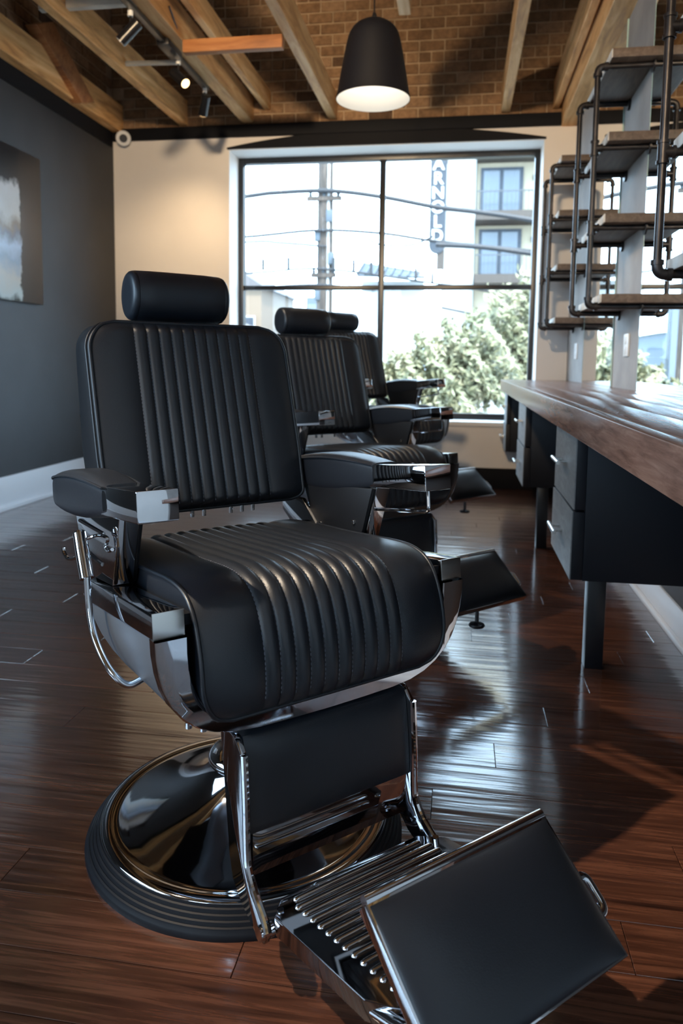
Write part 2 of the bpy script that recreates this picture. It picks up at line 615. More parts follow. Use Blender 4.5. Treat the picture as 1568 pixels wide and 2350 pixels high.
for x in (-2.455, -1.13, 0.30):
    joist(x, YF, YB)
joist(-1.875, YF, YB, 3.1, 0.21, 0.10)
joist(-1.70, YF, YB, 3.20, 0.16, 0.05)
joist(-0.385, YF, 4.6)
joist(XL + 0.05, YF, YB, 3.06, 0.23, 0.10)          # ledger on the left wall
joist(0.84, YF, YB, 2.98, 0.30, 0.19)               # beam over the right wall
joist(0.70, YF, YB, 3.12, 0.22, 0.05)
MB().box(-1.82, -1.166, 4.74, 4.80, 3.02, 3.098).build('blocking', M['joist_x'], ceil, bevel=0.003)
MB().box(-2.60, -1.93, 4.38, 4.43, 3.165, 3.24).build('blocking', M['pale_wood'], ceil, bevel=0.003)
MB().tube([(-2.42, 5.2, 3.155), (-2.0, 5.2, 3.145)], 0.017, 10).build('conduit', M['pale_wood'], ceil)
# sloping brace against the left ledger
mb = MB()
mb.hexa([(-3.06, 4.98, 3.36), (-2.97, 4.98, 3.36), (-2.97, 5.6, 3.04), (-3.06, 5.6, 3.04)],
        [(-3.06, 5.2, 3.47), (-2.97, 5.2, 3.47), (-2.97, 5.8, 3.11), (-3.06, 5.8, 3.11)])
mb.build('brace', M['joist_x'], ceil, bevel=0.003)
mb = MB()
mb.hexa([(-2.80, 4.3, 3.33), (-2.72, 4.3, 3.33), (-2.55, 6.2, 3.33), (-2.63, 6.2, 3.33)],
        [(-2.80, 4.3, 3.47), (-2.72, 4.3, 3.47), (-2.55, 6.2, 3.47), (-2.63, 6.2, 3.47)])
mb.build('brace', M['deck'], ceil, bevel=0.003)

# trims and skirtings
t1 = box('trim_1', (XL, XR + 0.25, YB - 0.035, YB + 0.05, 2.985, 3.085), M['black_paint'], bevel=0.004)
struct(t1, 'long black timber band between white wall and brick', 'trim')
mb = MB()   # segmental arch head over the window
N = 18
front, back = [], []
xs = [WX0 - 0.01 + (WX1 - WX0 + 0.02) * i / N for i in range(N + 1)]
arch = [(x, WZ1 + 0.012 + 0.115 * (1 - ((x - (WX0 + WX1) / 2) / ((WX1 - WX0 + .02) / 2)) ** 2)) for x in xs]
poly = [(WX0 - 0.01, WZ1)] + arch + [(WX1 + 0.01, WZ1)]
mb.prism(poly, lambda x, z: (x, YB - 0.022, z), lambda x, z: (x, YB + 0.02, z))
t2 = mb.build('trim_2', M['black_paint'], smooth=0)
struct(t2, 'shallow arched black head board over the window', 'trim')
t3 = box('trim_3', (XL, XL + 0.012, YF, YB - 0.04, 2.93, 3.06), M['black_paint'])
struct(t3, 'black band along the top of the charcoal wall', 'trim')
o = box('baseboard_back', (XL, XR, YB - 0.02, YB + 0.02, 0, 0.172), M['black_paint'], bevel=0.003)
struct(o, 'tall black skirting board under the window', 'baseboard')
mb = MB()
mb.box(XL, XL + 0.016, YF + 0.3, YB - 0.02, 0, 0.235)
mb.box(XL + 0.016, XL + 0.034, YF + 0.3, YB - 0.02, 0, 0.03)
o = mb.build('baseboard_left', M['white_trim'], bevel=0.003)
struct(o, 'tall white skirting board along the charcoal wall', 'baseboard')
mb = MB()
mb.box(XR - 0.02, XR, YF + 0.3, YB - 0.02, 0, 0.135)
mb.box(XR - 0.038, XR - 0.02, YF + 0.3, YB - 0.02, 0, 0.025)
o = mb.build('baseboard_right', M['white_trim'], bevel=0.003)
struct(o, 'white skirting board under the worktop', 'baseboard')

o = box('trim_4', (XR - 0.012, XR, 0.85, YB - 0.03, 0.135, HC - 0.09), plain('dark_brown_panel', (0.045, 0.026, 0.018), 0.6))
struct(o, 'dark brown panelling on the wall under the worktop', 'trim')

# window in the back wall
YW = YB + 0.30
win = empty('window_1', (0, YW, 0))
struct(win, 'large black framed four pane shop window', 'window')
FW = 0.05
gx0, gx1, gz0, gz1 = -1.998, 0.577, WZ0 + 0.058, 2.834
xm, zm = -0.7285, 1.730


def wpart(name, d, mat=None, bevel=0.004):
    return MB().box(d[0], d[1], d[2], d[3], d[4], d[5]).build(name, mat or M['black_steel'], win, bevel=bevel)


wpart('frame_stile', (WX0 - 0.01, gx0, -0.03, 0.05, WZ0, WZ1))
wpart('frame_stile', (gx1, WX1 + 0.01, -0.03, 0.05, WZ0, WZ1))
wpart('frame_rail', (gx0, gx1, -0.03, 0.05, gz1, WZ1))
wpart('frame_rail', (gx0, gx1, -0.03, 0.05, WZ0, gz0))
wpart('mullion', (xm - 0.026, xm + 0.026, -0.022, 0.03, gz0, gz1), bevel=0.003)
wpart('glazing_bar', (gx0, xm - 0.026, -0.018, 0.028, zm - 0.021, zm + 0.021), bevel=0.003)
wpart('glazing_bar', (xm + 0.026, gx1, -0.018, 0.028, zm - 0.021, zm + 0.021), bevel=0.003)
for (x0, x1) in ((gx0, xm - 0.026), (xm + 0.026, gx1)):
    for (z0, z1) in ((gz0, zm - 0.021), (zm + 0.021, gz1)):
        MB().box(x0 - .005, x1 + .005, 0.006, 0.012, z0 - .005, z1 + .005).build('pane', M['glass'], win)
# white reveals
wpart('reveal', (WX0 - 0.004, WX0 + 0.006, YB - YW + 0.001, -0.03, WZ0, WZ1), M['reveal'], 0)
wpart('reveal', (WX1 - 0.004, WX1 + 0.004, YB - YW + 0.001, -0.03, WZ0, WZ1), M['reveal'], 0)
wpart('reveal', (WX0, WX1, YB - YW + 0.001, -0.03, WZ1 - 0.004, WZ1 + 0.004), M['reveal'], 0)
wpart('sill', (WX0, WX1, YB - YW - 0.03, -0.03, WZ0 - 0.03, WZ0 + 0.006), M['reveal'], 0.003)

# unseen windows giving daylight; the front wall one is added for its light
for (nm, lab, dims, vert) in (('added_window', 'tall unseen window added in the front wall', (FX0, FX1, FZ0, FZ1), 'y'), ('window_3', 'side window in the charcoal wall', (LWY0, LWY1, LWZ0, LWZ1), 'x')):
    a0, a1, z0, z1 = dims
    e = empty(nm, (0, YF - 0.12, 0) if vert == 'y' else (XL - 0.12, 0, 0))
    struct(e, lab, 'window')
    def fb(p0, p1, q0, q1, mat, nme, th=0.05):
        if vert == 'y':
            MB().box(p0, p1, -th / 2, th / 2, q0, q1).build(nme, mat, e)
        else:
            MB().box(-th / 2, th / 2, p0, p1, q0, q1).build(nme, mat, e)
    fb(a0, a0 + .06, z0, z1, M['black_steel'], 'frame_stile')
    fb(a1 - .06, a1, z0, z1, M['black_steel'], 'frame_stile')
    fb(a0 + .06, a1 - .06, z0, z0 + .06, M['black_steel'], 'frame_rail')
    fb(a0 + .06, a1 - .06, z1 - .06, z1, M['black_steel'], 'frame_rail')
    mid = (a0 + a1) / 2
    fb(mid - .02, mid + .02, z0 + .06, z1 - .06, M['black_steel'], 'mullion')
    fb(a0 + .06, mid - .02, z0 + .06, z1 - .06, M['glass'], 'pane', 0.006)
    fb(mid + .02, a1 - .06, z0 + .06, z1 - .06, M['glass'], 'pane', 0.006)


def portal(name, loc, rot, sx, sy):
    d = bpy.data.lights.new(name, 'AREA')
    d.shape = 'RECTANGLE'
    d.size, d.size_y = sx, sy
    d.cycles.is_portal = True
    o = bpy.data.objects.new(name, d)
    COL.objects.link(o)
    o.location = loc
    o.rotation_euler = rot
    return o


portal('window_portal', ((WX0 + WX1) / 2, YB + T + 0.02, (WZ0 + WZ1) / 2), (-math.pi / 2, 0, 0), WX1 - WX0, WZ1 - WZ0)
portal('window_portal', ((FX0 + FX1) / 2, YF - 0.27, (FZ0 + FZ1) / 2), (math.pi / 2, 0, 0), FX1 - FX0, FZ1 - FZ0)
portal('window_portal', (XL - 0.27, (LWY0 + LWY1) / 2, (LWZ0 + LWZ1) / 2), (0, -math.pi / 2, 0), LWZ1 - LWZ0, LWY1 - LWY0)

# ================================================================== RIGHT SIDE FITTINGS
# worktop of long boards
CX0, CX1, CY0, CY1 = 0.33, XR - 0.002, 0.85, 6.32
ct = empty('worktop', ((CX0 + CX1) / 2, (CY0 + CY1) / 2, HC))
tag(ct, 'long thick brown wooden worktop along the mirrored right wall', 'worktop')


def into(parent, dims):
    px, py, pz = parent.location
    return (dims[0] - px, dims[1] - px, dims[2] - py, dims[3] - py, dims[4] - pz, dims[5] - pz)


nb = 4
edges = [CX0 + 0.04 + (CX1 - CX0 - 0.04) * i / nb for i in range(nb + 1)]
for i in range(nb):
    box('board', into(ct, (edges[i] + 0.0004, edges[i + 1] - 0.0004, CY0, CY1, HC - 0.045, HC)), M['counter_wood'], ct, bevel=0.0008)
box('front_edge', into(ct, (CX0, CX0 + 0.039, CY0, CY1, HC - 0.088, HC)), M['counter_wood'], ct, bevel=0.0035)
box('end_edge', into(ct, (CX0 + 0.039, CX1, CY1, CY1 + 0.03, HC - 0.088, HC)), M['counter_wood'], ct, bevel=0.003)
box('end_edge', into(ct, (CX0, CX1, CY0 - 0.03, CY0, HC - 0.088, HC)), M['counter_wood'], ct, bevel=0.003)

# hanging drawer cabinets
CABB, CABT = 0.36, HC - 0.089


def cabinet(y0, y1, label, leg_y):
    c = empty('drawer_cabinet', (0.6, y0, 0))
    tag(c, label, 'cabinet', 'drawer cabinets under the worktop')
    X0 = 0.372
    box('body', into(c, (X0 + 0.034, XR - 0.04, y0, y1, CABB, CABT)), M['cabinet_black'], c, bevel=0.0015)
    zsp = 0.588
    for (z0, z1, dx) in ((zsp + 0.004, CABT - 0.003, 0.0), (CABB + 0.002, zsp - 0.004, -0.004)):
        d = box('drawer', into(c, (X0 + dx + 0.001, X0 + 0.033, y0 + 0.001, y1 - 0.001, z0, z1)), M['cabinet_black'], c, bevel=0.001)
        box('drawer_front', into(c, (X0 + dx - 0.002, X0 + dx + 0.0015, y0 + 0.001, y1 - 0.001, z0, z1)), M['drawer_grey'], d)
        zc = (z0 + z1) / 2 + 0.005
        yc = (y0 + y1) / 2
        mb = MB()
        hx = X0 + dx - 0.034
        mb.tube([(hx - 0.6, yc - 0.08 - y0, zc), (hx - 0.6, yc + 0.08 - y0, zc)], 0.0075, 14)
        for s in (-0.04, 0.04):
            mb.tube([(hx - 0.6, yc + s - y0, zc), (X0 + dx - 0.6, yc + s - y0, zc)], 0.0045, 10)
        mb.build('handle', M['satin'], d)
    if leg_y:
        box('leg', into(c, (0.455, 0.516, leg_y, leg_y + 0.06, 0, CABB)), M['black_steel'], c, bevel=0.002)
    return c


cabinet(2.43, 2.93, 'black two drawer cabinet under the worktop, nearest and largest', 2.60)
cabinet(4.30, 4.80, 'black two drawer cabinet under the worktop, middle of the three', 4.32)
cabinet(6.02, 6.34, 'black two drawer cabinet under the worktop, farthest, beside the window', 0)

# mirrors on the right wall
PIERS = ((2.17, 2.80), (3.87, 4.52), (5.56, 6.42))
for (y0, y1, lab) in ((4.52, 5.56, 'tall frameless wall mirror between the two farther shelf units'),
                      (2.80, 3.87, 'tall frameless wall mirror nearest the viewer, right of the grey pier')):
    e = empty('wall_mirror', (XR, (y0 + y1) / 2, HC))
    tag(e, lab, 'mirror', 'mirrors above the worktop')
    h = 2.975 - HC
    MB().box(-0.008, -0.001, -(y1 - y0) / 2 + 0.003, (y1 - y0) / 2 - 0.003, 0.002, h).build('mirror_sheet', M['mirror'], e)
    for s in (-1, 1):
        yy = s * ((y1 - y0) / 2 - 0.0015)
        MB().box(-0.009, -0.001, yy - 0.0015, yy + 0.0015, 0.002, h).build('glass_edge', M['glass_edge'], e)

# outlets on the piers
for (yc, lab) in ((4.16, 'white wall outlet plate on the nearer grey pier'), (5.92, 'white wall outlet plate on the far pier by the window')):
    e = empty('outlet_plate', (XR, yc, 1.165))
    tag(e, lab, 'outlet', 'outlet plates above the worktop')
    MB().box(-0.009, 0, -0.055, 0.055, -0.06, 0.06).build('plate', M['white_plastic'], e, bevel=0.003)
    for s in (-1, 1):
        MB().box(-0.012, -0.009, -0.017, 0.017, s * 0.026 - 0.02, s * 0.026 + 0.02).build('socket', M['white_plastic'], e, bevel=0.002)

# pipe shelf units
LEVELS = (1.345, 1.724, 2.102, 2.48)
PX = 0.61
PR = 0.0135


def shelf_unit(yn, yf, label):
    e = empty('pipe_shelf_unit', (XR, (yn + yf) / 2, LEVELS[0]))
    tag(e, label, 'shelf', 'pipe shelf units on the right wall')
    ox, oy, oz = e.location
    q = lambda x, y, z: (x - ox, y - oy, z - oz)
    for yl in (yn, yf):
        MB().tube([q(PX, yl, LEVELS[0] + 0.03), q(PX, yl, LEVELS[-1] - 0.03)], PR, 14).build('upright_pipe', M['iron'], e)
        for i, z in enumerate(LEVELS):
            MB().tube([q(PX + 0.03, yl, z), q(XR - 0.006, yl, z)], PR, 14).build('bracket_pipe', M['iron'], e)
            MB().tube([q(XR - 0.012, yl, z), q(XR, yl, z)], 0.036, 18).build('wall_flange', M['iron'], e)
            mb = MB()
            if i in (0, 3):
                s = 1 if i == 0 else -1
                pth = bent([q(PX, yl, z + s * 0.042), q(PX, yl, z), q(PX + 0.042, yl, z)], 0.03, 6)
                mb.tube(pth, PR * 1.3, 14)
                mb.tube([q(PX, yl, z + s * 0.03), q(PX, yl, z + s * 0.046)], PR * 1.55, 14)
                mb.tube([q(PX + 0.03, yl, z), q(PX + 0.046, yl, z)], PR * 1.55, 14)
                mb.build('elbow_fitting', M['iron'], e)
            else:
                mb.tube([q(PX, yl, z - 0.036), q(PX, yl, z + 0.036)], PR * 1.3, 14)
                mb.tube([q(PX, yl, z), q(PX + 0.036, yl, z)], PR * 1.3, 14)
                for dz in (-0.036, 0.026):
                    mb.tube([q(PX, yl, z + dz), q(PX, yl, z + dz + 0.010)], PR * 1.55, 14)
                mb.tube([q(PX + 0.026, yl, z), q(PX + 0.036, yl, z)], PR * 1.55, 14)
                mb.build('tee_fitting', M['iron'], e)
    for z in LEVELS:
        zb = z + PR
        s = MB().box(PX + 0.052 - ox, XR - 0.002 - ox, yn - 0.075 - oy, yf + 0.075 - oy, zb - oz, zb + 0.042 - oz).build('shelf_board', M['shelf_wood'], e, bevel=0.002)
        MB().box(PX + 0.0475 - ox, PX + 0.0525 - ox, yn - 0.073 - oy, yf + 0.073 - oy, zb + 0.001 - oz, zb + 0.041 - oz).build('front_edge', M['shelf_edge'], s, bevel=0.0015)
    return e


shelf_unit(5.66, 6.12, 'black pipe and board shelf unit farthest away, beside the window')
shelf_unit(3.86, 4.40, 'black pipe and board shelf unit in the middle, above the nearer outlet')
shelf_unit(2.02, 2.54, 'black pipe and board shelf unit nearest, cut by the right picture edge')

# ================================================================== BARBER CHAIRS
TAU = 0.0955
CT_, ST_ = math.cos(TAU), math.sin(TAU)


def TL(u, v, wd):
    """tilted upper-body frame (forward u, up v, sideways wd) -> chair space"""
    return (wd, -(u * CT_ - v * ST_), 0.617 + u * ST_ + v * CT_)


def AZ(a, z, wd):
    return (wd, -a, z)


FL = [-0.15 + 0.03 * i for i in range(11)]


def flute_cols(wedge=0.16):
    cols = []
    for i in range(10):
        for k in range(8):
            t = (1 - math.cos(math.pi * k / 8)) / 2 * 0.6 + 0.4 * k / 8
            cols.append(FL[i] + 0.03 * t)
    cols.append(FL[10])
    return cols


FCOLS = flute_cols()
SIDE = [0.06, 0.15, 0.28, 0.42, 0.56, 0.7, 0.82, 0.91, 0.97, 1.0]


def flute_d(wd):
    i = min(9, max(0, int((wd + 0.15) / 0.03 + 1e-9)))
    t = (wd - FL[i]) / 0.03
    return 0.0068 * (1 - abs(2 * min(1, max(0, t)) - 1) ** 2.4)


def padded(profile, wmaxf, crown, dscale=1.0, side_bulge=0.008, skirt=0.05, skirt_in=0.0, ends=True):
    """grid over a profile of (a, z, na, nz); returns MB of the cushion and the edge loop"""
    rows = []
    n = len(profile)
    for i, (a, z, na, nz) in enumerate(profile):
        wm = wmaxf(i / (n - 1))
        fade = min(1.0, i / 2.5, (n - 1 - i) / 2.5) if ends else 1.0
        row = []
        core = min(0.15, wm - 0.02)
        for s in SIDE[::-1]:
            row.append(-(core + (wm - core) * s))
        for c in FCOLS:
            row.append(c * core / 0.15)
        for s in SIDE:
            row.append(core + (wm - core) * s)
        pts = []
        for wd in row:
            if abs(wd) <= core + 1e-9:
                d = flute_d(wd * 0.15 / core) * dscale
            else:
                t = (abs(wd) - core) / (wm - core)
                d = side_bulge * (1 - abs(2 * t - 1) ** 3) if t < 0.5 else side_bulge * (1 - abs(2 * t - 1) ** 2.2)
            d = d * fade + crown * (1 - (wd / wm) ** 2) * fade
            pts.append(AZ(a + na * d, z + nz * d, wd))
        rows.append(pts)
    mb = MB()
    mb.grid(rows)
    # boundary loop and skirt
    loop = [(0, j) for j in range(len(rows[0]))] + [(i, len(rows[0]) - 1) for i in range(1, n)] + [(n - 1, j) for j in range(len(rows[0]) - 2, -1, -1)] + [(i, 0) for i in range(n - 2, 0, -1)]
    top = [rows[i][j] for i, j in loop]
    low = []
    for i, j in loop:
        a, z, na, nz = profile[i]
        x, yy, zz = rows[i][j]
        low.append((x * (1 - skirt_in), yy + na * skirt, zz - nz * skirt))
    o_ = len(mb.v)
    L_ = len(loop)
    mb.v += top + low
    for k in range(L_):
        k2 = (k + 1) % L_
        mb.f.append((o_ + k, o_ + k2, o_ + L_ + k2, o_ + L_ + k))
    mb.f.append(tuple(o_ + L_ + k for k in range(L_)))
    return mb, top, rows


def profile_from(pts, n):
    P = spline([(a, z, 0) for a, z in pts], 14)
    # resample by arc length
    d = [0]
    for i in range(1, len(P)):
        d.append(d[-1] + (P[i] - P[i - 1]).length)
    out = []
    k = 0
    for i in range(n):
        t = d[-1] * i / (n - 1)
        while k < len(d) - 2 and d[k + 1] < t:
            k += 1
        f = (t - d[k]) / max(1e-9, d[k + 1] - d[k])
        out.append(P[k].lerp(P[k + 1], f))
    prof = []
    for i in range(n):
        t = (out[min(i + 1, n - 1)] - out[max(i - 1, 0)]).normalized()
        prof.append((out[i].x, out[i].y, -t.y, t.x))
    return prof


def stitches(rows, cols_idx, step, length, rad=0.0009):
    mb = MB()
    n = len(rows)
    for j in cols_idx:
        acc = 0.0
        for i in range(3, n - 4):
            p, q_ = Vector(rows[i][j]), Vector(rows[i + 1][j])
            seg = (q_ - p)
            L = seg.length
            t = acc
            while t < L:
                c = p + seg * (t / L)
                dirv = seg.normalized() * (length / 2)
                nrm = Vector((1, 0, 0)).cross(seg.normalized()) * rad
                if nrm.z + (-nrm.y) < 0:
                    nrm = -nrm
                sx = Vector((rad, 0, 0))
                mb.hexa([c - dirv - sx, c - dirv + sx, c + dirv + sx, c + dirv - sx], [c - dirv - sx + nrm, c - dirv + sx + nrm, c + dirv + sx + nrm, c + dirv - sx + nrm])
                t += step
            acc = t - L
    return mb


def make_chair():
    ch = empty('barber_chair')
    P = {}
    # ---- base
    mb = MB()
    mb.lathe([(0.316, 0.030), (0.319, 0.046), (0.315, 0.051), (0.306, 0.053), (0.296, 0.0525), (0.288, 0.051), (0.28, 0.052), (0.262, 0.057), (0.235, 0.064), (0.205, 0.073), (0.175, 0.084), (0.147, 0.097), (0.122, 0.112), (0.102, 0.127), (0.088, 0.142), (0.080, 0.156), (0.078, 0.162)], 96)
    base = mb.build('base_plate', M['dark_chrome'], ch, smooth=50)
    mb = MB()
    prof = [(0.352, 0.0), (0.3525, 0.008), (0.350, 0.013)]
    for k in range(4):
        r0 = 0.347 - k * 0.0068
        z0 = 0.0175 + k * 0.0075
        prof += [(r0, z0 - 0.0005), (r0 - 0.0012, z0 + 0.003), (r0 - 0.0045, z0 + 0.0046), (r0 - 0.0058, z0 + 0.0042)]
    prof += [(0.3195, 0.0485), (0.3165, 0.047), (0.316, 0.02)]
    mb.lathe(prof, 96, cap=False)
    mb.build('rubber_ring', M['rubber'], base, smooth=40)
    mb = MB()
    mb.lathe([(0.052, 0.04), (0.052, 0.43)], 40)
    colm = mb.build('column', M['chrome'], ch)
    P['column'] = colm
    mb = MB()
    mb.lathe([(0.079, 0.155), (0.086, 0.158), (0.088, 0.166), (0.086, 0.175), (0.078, 0.181), (0.064, 0.186), (0.053, 0.188)], 48, cap=False)
    mb.build('collar', M['chrome'], base, smooth=50)
    mb = MB()
    mb.box(-0.12, 0.12, -0.14, 0.14, 0.41, 0.46)
    mb.build('mount_plate', M['black_steel'], colm, bevel=0.004)
    # ---- seat shell: U section lofted back
    outer = [(0.333, 0.603), (0.3315, 0.575), (0.327, 0.545), (0.319, 0.515), (0.306, 0.487), (0.287, 0.462), (0.262, 0.442), (0.232, 0.427), (0.196, 0.417), (0.15, 0.412), (0.08, 0.410), (0.0, 0.409)]
    U = [(-x, z) for x, z in outer] + [(x, z) for x, z in outer[-2::-1]]
    rows = []
    def zbot(a):
        tb = [(0.318, 0.409), (0.1, 0.411), (0.02, 0.420), (-0.04, 0.440), (-0.08, 0.468), (-0.105, 0.50), (-0.12, 0.535)]
        for (a0, z0), (a1, z1) in zip(tb, tb[1:]):
            if a >= a1:
                return z0 + (z1 - z0) * (a0 - a) / (a0 - a1)
        return tb[-1][1]
    for a in [0.318, 0.26, 0.2, 0.15, 0.1, 0.06, 0.02, -0.01, -0.04, -0.06, -0.08, -0.095, -0.105, -0.113, -0.12]:
        ztop = 0.617 + 0.0955 * a - 0.043
        wsc = 1 - 0.03 * max(0, -a) / 0.12
        rows.append([AZ(a, ztop - (ztop - zbot(a)) * (0.603 - z) / 0.194, x * wsc) for x, z in U])
    mb = MB()
    mb.grid(rows)
    mb.f.append(tuple(range(len(mb.v) - len(U), len(mb.v))))
    shell = mb.build('seat_shell', M['shell'], ch, smooth=60)
    mb = MB()
    mb.prism([(-0.30, -0.03), (0.31, -0.03), (0.31, -0.012), (-0.30, -0.012)], lambda u, v: TL(u, v, -0.283), lambda u, v: TL(u, v, 0.283))
    mb.build('seat_pan', M['black_paint'], shell)
    # ---- chrome front band
    inner = [(0.2795, 0.603), (0.279, 0.575), (0.277, 0.548), (0.272, 0.523), (0.264, 0.501), (0.252, 0.482), (0.236, 0.468), (0.215, 0.458), (0.186, 0.452), (0.145, 0.449), (0.08, 0.447), (0.0, 0.446)]
    UI = [(-x, z) for x, z in inner] + [(x, z) for x, z in inner[-2::-1]]
    rows = []
    for (x0, z0), (x1, z1) in zip(U, UI):
        rows.append([AZ(0.305, z0, x0 * 1.006), AZ(0.329, z0, x0 * 1.006), AZ(0.331, z0 + (z1 - z0) * .04, x0 + (x1 - x0) * .04), AZ(0.331, z0 + (z1 - z0) * .5, x0 + (x1 - x0) * .5), AZ(0.331, z0 + (z1 - z0) * .96, x0 + (x1 - x0) * .96), AZ(0.329, z1, x1), AZ(0.29, z1, x1)])
    mb = MB()
    mb.grid(rows, close_u=True)
    fr = mb.build('seat_frame', M['chrome'], ch, smooth=30)
    for s in (-1, 1):
        mb = MB()
        for (x, z) in ((0.262, 0.434), (0.235, 0.421)):
            mb.tube([AZ(0.29, z + 0.002, s * x), AZ(0.29, z - 0.008, s * x)], 0.006, 10)
        mb.build('frame_screw', M['chrome'], fr)
    # ---- rails
    for s in (-1, 1):
        mb = MB()
        mb.prism([(-0.06, -0.043), (0.318, -0.043), (0.318, 0.0), (-0.06, 0.0)], lambda u, v: TL(u, v, s * 0.2815), lambda u, v: TL(u, v, s * 0.335))
        r = mb.build('side_rail', M['dark_chrome'], ch, bevel=0.0025)
        mb = MB()
        mb.prism([(0.3175, -0.0435), (0.321, -0.0435), (0.321, 0.0005), (0.3175, 0.0005)], lambda u, v: TL(u, v, s * 0.281), lambda u, v: TL(u, v, s * 0.3355))
        mb.build('end_cap', M['satin'], r, bevel=0.001)
    # ---- seat cushion
    prof = profile_from([(-0.215, 0.59), (-0.212, 0.618), (-0.195, 0.636), (-0.15, 0.642), (0.0, 0.650), (0.12, 0.659), (0.2, 0.665), (0.25, 0.664), (0.29, 0.652), (0.318, 0.626), (0.337, 0.588), (0.349, 0.545), (0.353, 0.50), (0.350, 0.468), (0.343, 0.447)], 84)
    def wm(t):
        if t > 0.90:
            k = (t - 0.90) / 0.10
            return 0.205 + 0.058 * math.sqrt(max(0, 1 - k * k))
        return 0.263
    mb, loop, rows = padded(prof, wm, 0.008, skirt=0.055)
    seat = mb.build('seat_cushion', M['leather'], ch, smooth=55)
    mb = MB()
    mb.tube([Vector(p) for p in loop][::1], 0.0042, 8, closed=True)
    mb.build('piping', M['leather'], seat, smooth=60)
    cidx = [10 + 8 * i for i in range(11)]
    so = stitches(rows, cidx, 0.0085, 0.0048).build('stitching', M['thread'], seat, smooth=0)
    so['kind'] = 'stuff'
    # ---- backrest
    A0, K = -0.256, -0.302
    ZB, ZT = 0.702, 1.14
    nrm = Vector((1, -K, 0)).normalized()      # (a, z) normal, facing forward and up
    prof = []
    n = 64
    for i in range(n):
        z = ZB + (ZT - ZB) * i / (n - 1)
        a = A0 + K * (z - 1)
        t = i / (n - 1)
        a -= 0.020 * max(0, 1 - t / 0.06) ** 2 + 0.010 * max(0, (t - 0.94) / 0.06) ** 2
        prof.append((a, z, 0.957, 0.289))
    def wmb(t):
        zz = t * (ZT - ZB)
        H_ = ZT - ZB
        r1, r2 = 0.066, 0.030
        if zz > H_ - r1:
            k = (zz - (H_ - r1)) / r1
            return 0.254 - 0.066 + 0.066 * math.sqrt(max(0, 1 - k * k)) if k < 1 else 0.19
        if zz < r2:
            k = (r2 - zz) / r2
            return 0.250 - r2 + r2 * math.sqrt(max(0, 1 - k * k))
        return 0.250 + 0.004 * min(1, (zz - r2) / 0.1)
    mb, loop, rows = padded(prof, wmb, 0.010, skirt=0.03)
    cush = mb.build('back_cushion', M['leather'], None, smooth=55)
    # shell behind the cushion
    mb = MB()
    L = [Vector(p) for p in loop]
    def back_pt(p, t):
        a, z, wd = -p.y, p.z, p.x
        zc = 0.92
        thick = 0.125 + 0.045 * max(0.0, min(1.0, (1.12 - z) / 0.3))
        if t == 0:
            return AZ(a - 0.012, z, wd)
        if t == 1:
            return AZ(a - 0.02, z, wd * 1.012)
        if t == 2:
            return AZ(a - thick * 0.8, z - 0.003, wd * 1.01)
        if t == 3:
            return AZ(a - thick * 0.95, z - 0.010 if z > zc else z + 0.006, wd * 0.99)
        return AZ(a - thick, z - 0.03 if z > zc else z + 0.02, wd * 0.93)
    rws = [[back_pt(p, t) for p in L] for t in range(5)]
    mb.grid(rws, close_u=True)
    mb.f.append(tuple(range(4 * len(L), 5 * len(L))))
    back = mb.build('backrest', M['vinyl'], ch, smooth=50)
    cush.parent = back
    mb = MB()
    mb.tube(L, 0.0045, 8, closed=True)
    mb.tube([Vector(back_pt(p, 1)) for p in L], 0.0035, 8, closed=True)
    mb.build('piping', M['leather'], back, smooth=60)
    so = stitches(rows, cidx, 0.0085, 0.0048).build('stitching', M['thread'], cush, smooth=0)
    so['kind'] = 'stuff'
    for s_ in (-1, 1):      # hinge arms under the backrest
        mb = MB()
        mb.prism([(-0.30, 0.70), (-0.19, 0.70), (-0.10, 0.625), (-0.09, 0.58), (-0.16, 0.575), (-0.29, 0.655)], lambda a, z: AZ(a, z, s_ * 0.262 - 0.006), lambda a, z: AZ(a, z, s_ * 0.262 + 0.006))
        mb.build('recline_hinge', M['chrome'], back, bevel=0.003)
    mb = MB()
    for xx in (-0.05, -0.02, 0.05, 0.08, 0.11):
        mb.tube([(xx, 0.185, 0.70), (xx, 0.185, 0.684)], 0.005, 8)
    mb.build('hinge_bolt', M['chrome'], back)
    # ---- headrest
    hz, ha = 1.207, -0.365
    mb = MB()
    R = 0.061
    pr = [(0.0, -0.126), (0.030, -0.1265), (0.046, -0.126), (0.054, -0.1235), (0.0585, -0.119), (R - 0.0005, -0.1125), (R - 0.0018, -0.1105), (R, -0.108), (R + 0.0012, -0.07), (R + 0.0015, 0), (R + 0.0012, 0.07), (R, 0.108), (R - 0.0018, 0.1105), (R - 0.0005, 0.1125), (0.0585, 0.119), (0.054, 0.1235), (0.046, 0.126), (0.030, 0.1265), (0.0, 0.126)]
    rows = []
    for r, wd in pr:
        rows.append([AZ(ha + 0.92 * max(r, 1e-4) * math.cos(2 * math.pi * k / 40), hz + max(r, 1e-4) * math.sin(2 * math.pi * k / 40), wd - 0.012) for k in range(40)])
    mb.grid(rows, close_u=True)
    hr = mb.build('headrest', M['leather'], ch, smooth=60)
    for s in (-1, 1):
        MB().tube([AZ(ha, hz - 0.04, s * 0.05), AZ(-0.34, 1.06, s * 0.05)], 0.008, 10).build('headrest_post', M['chrome'], hr)
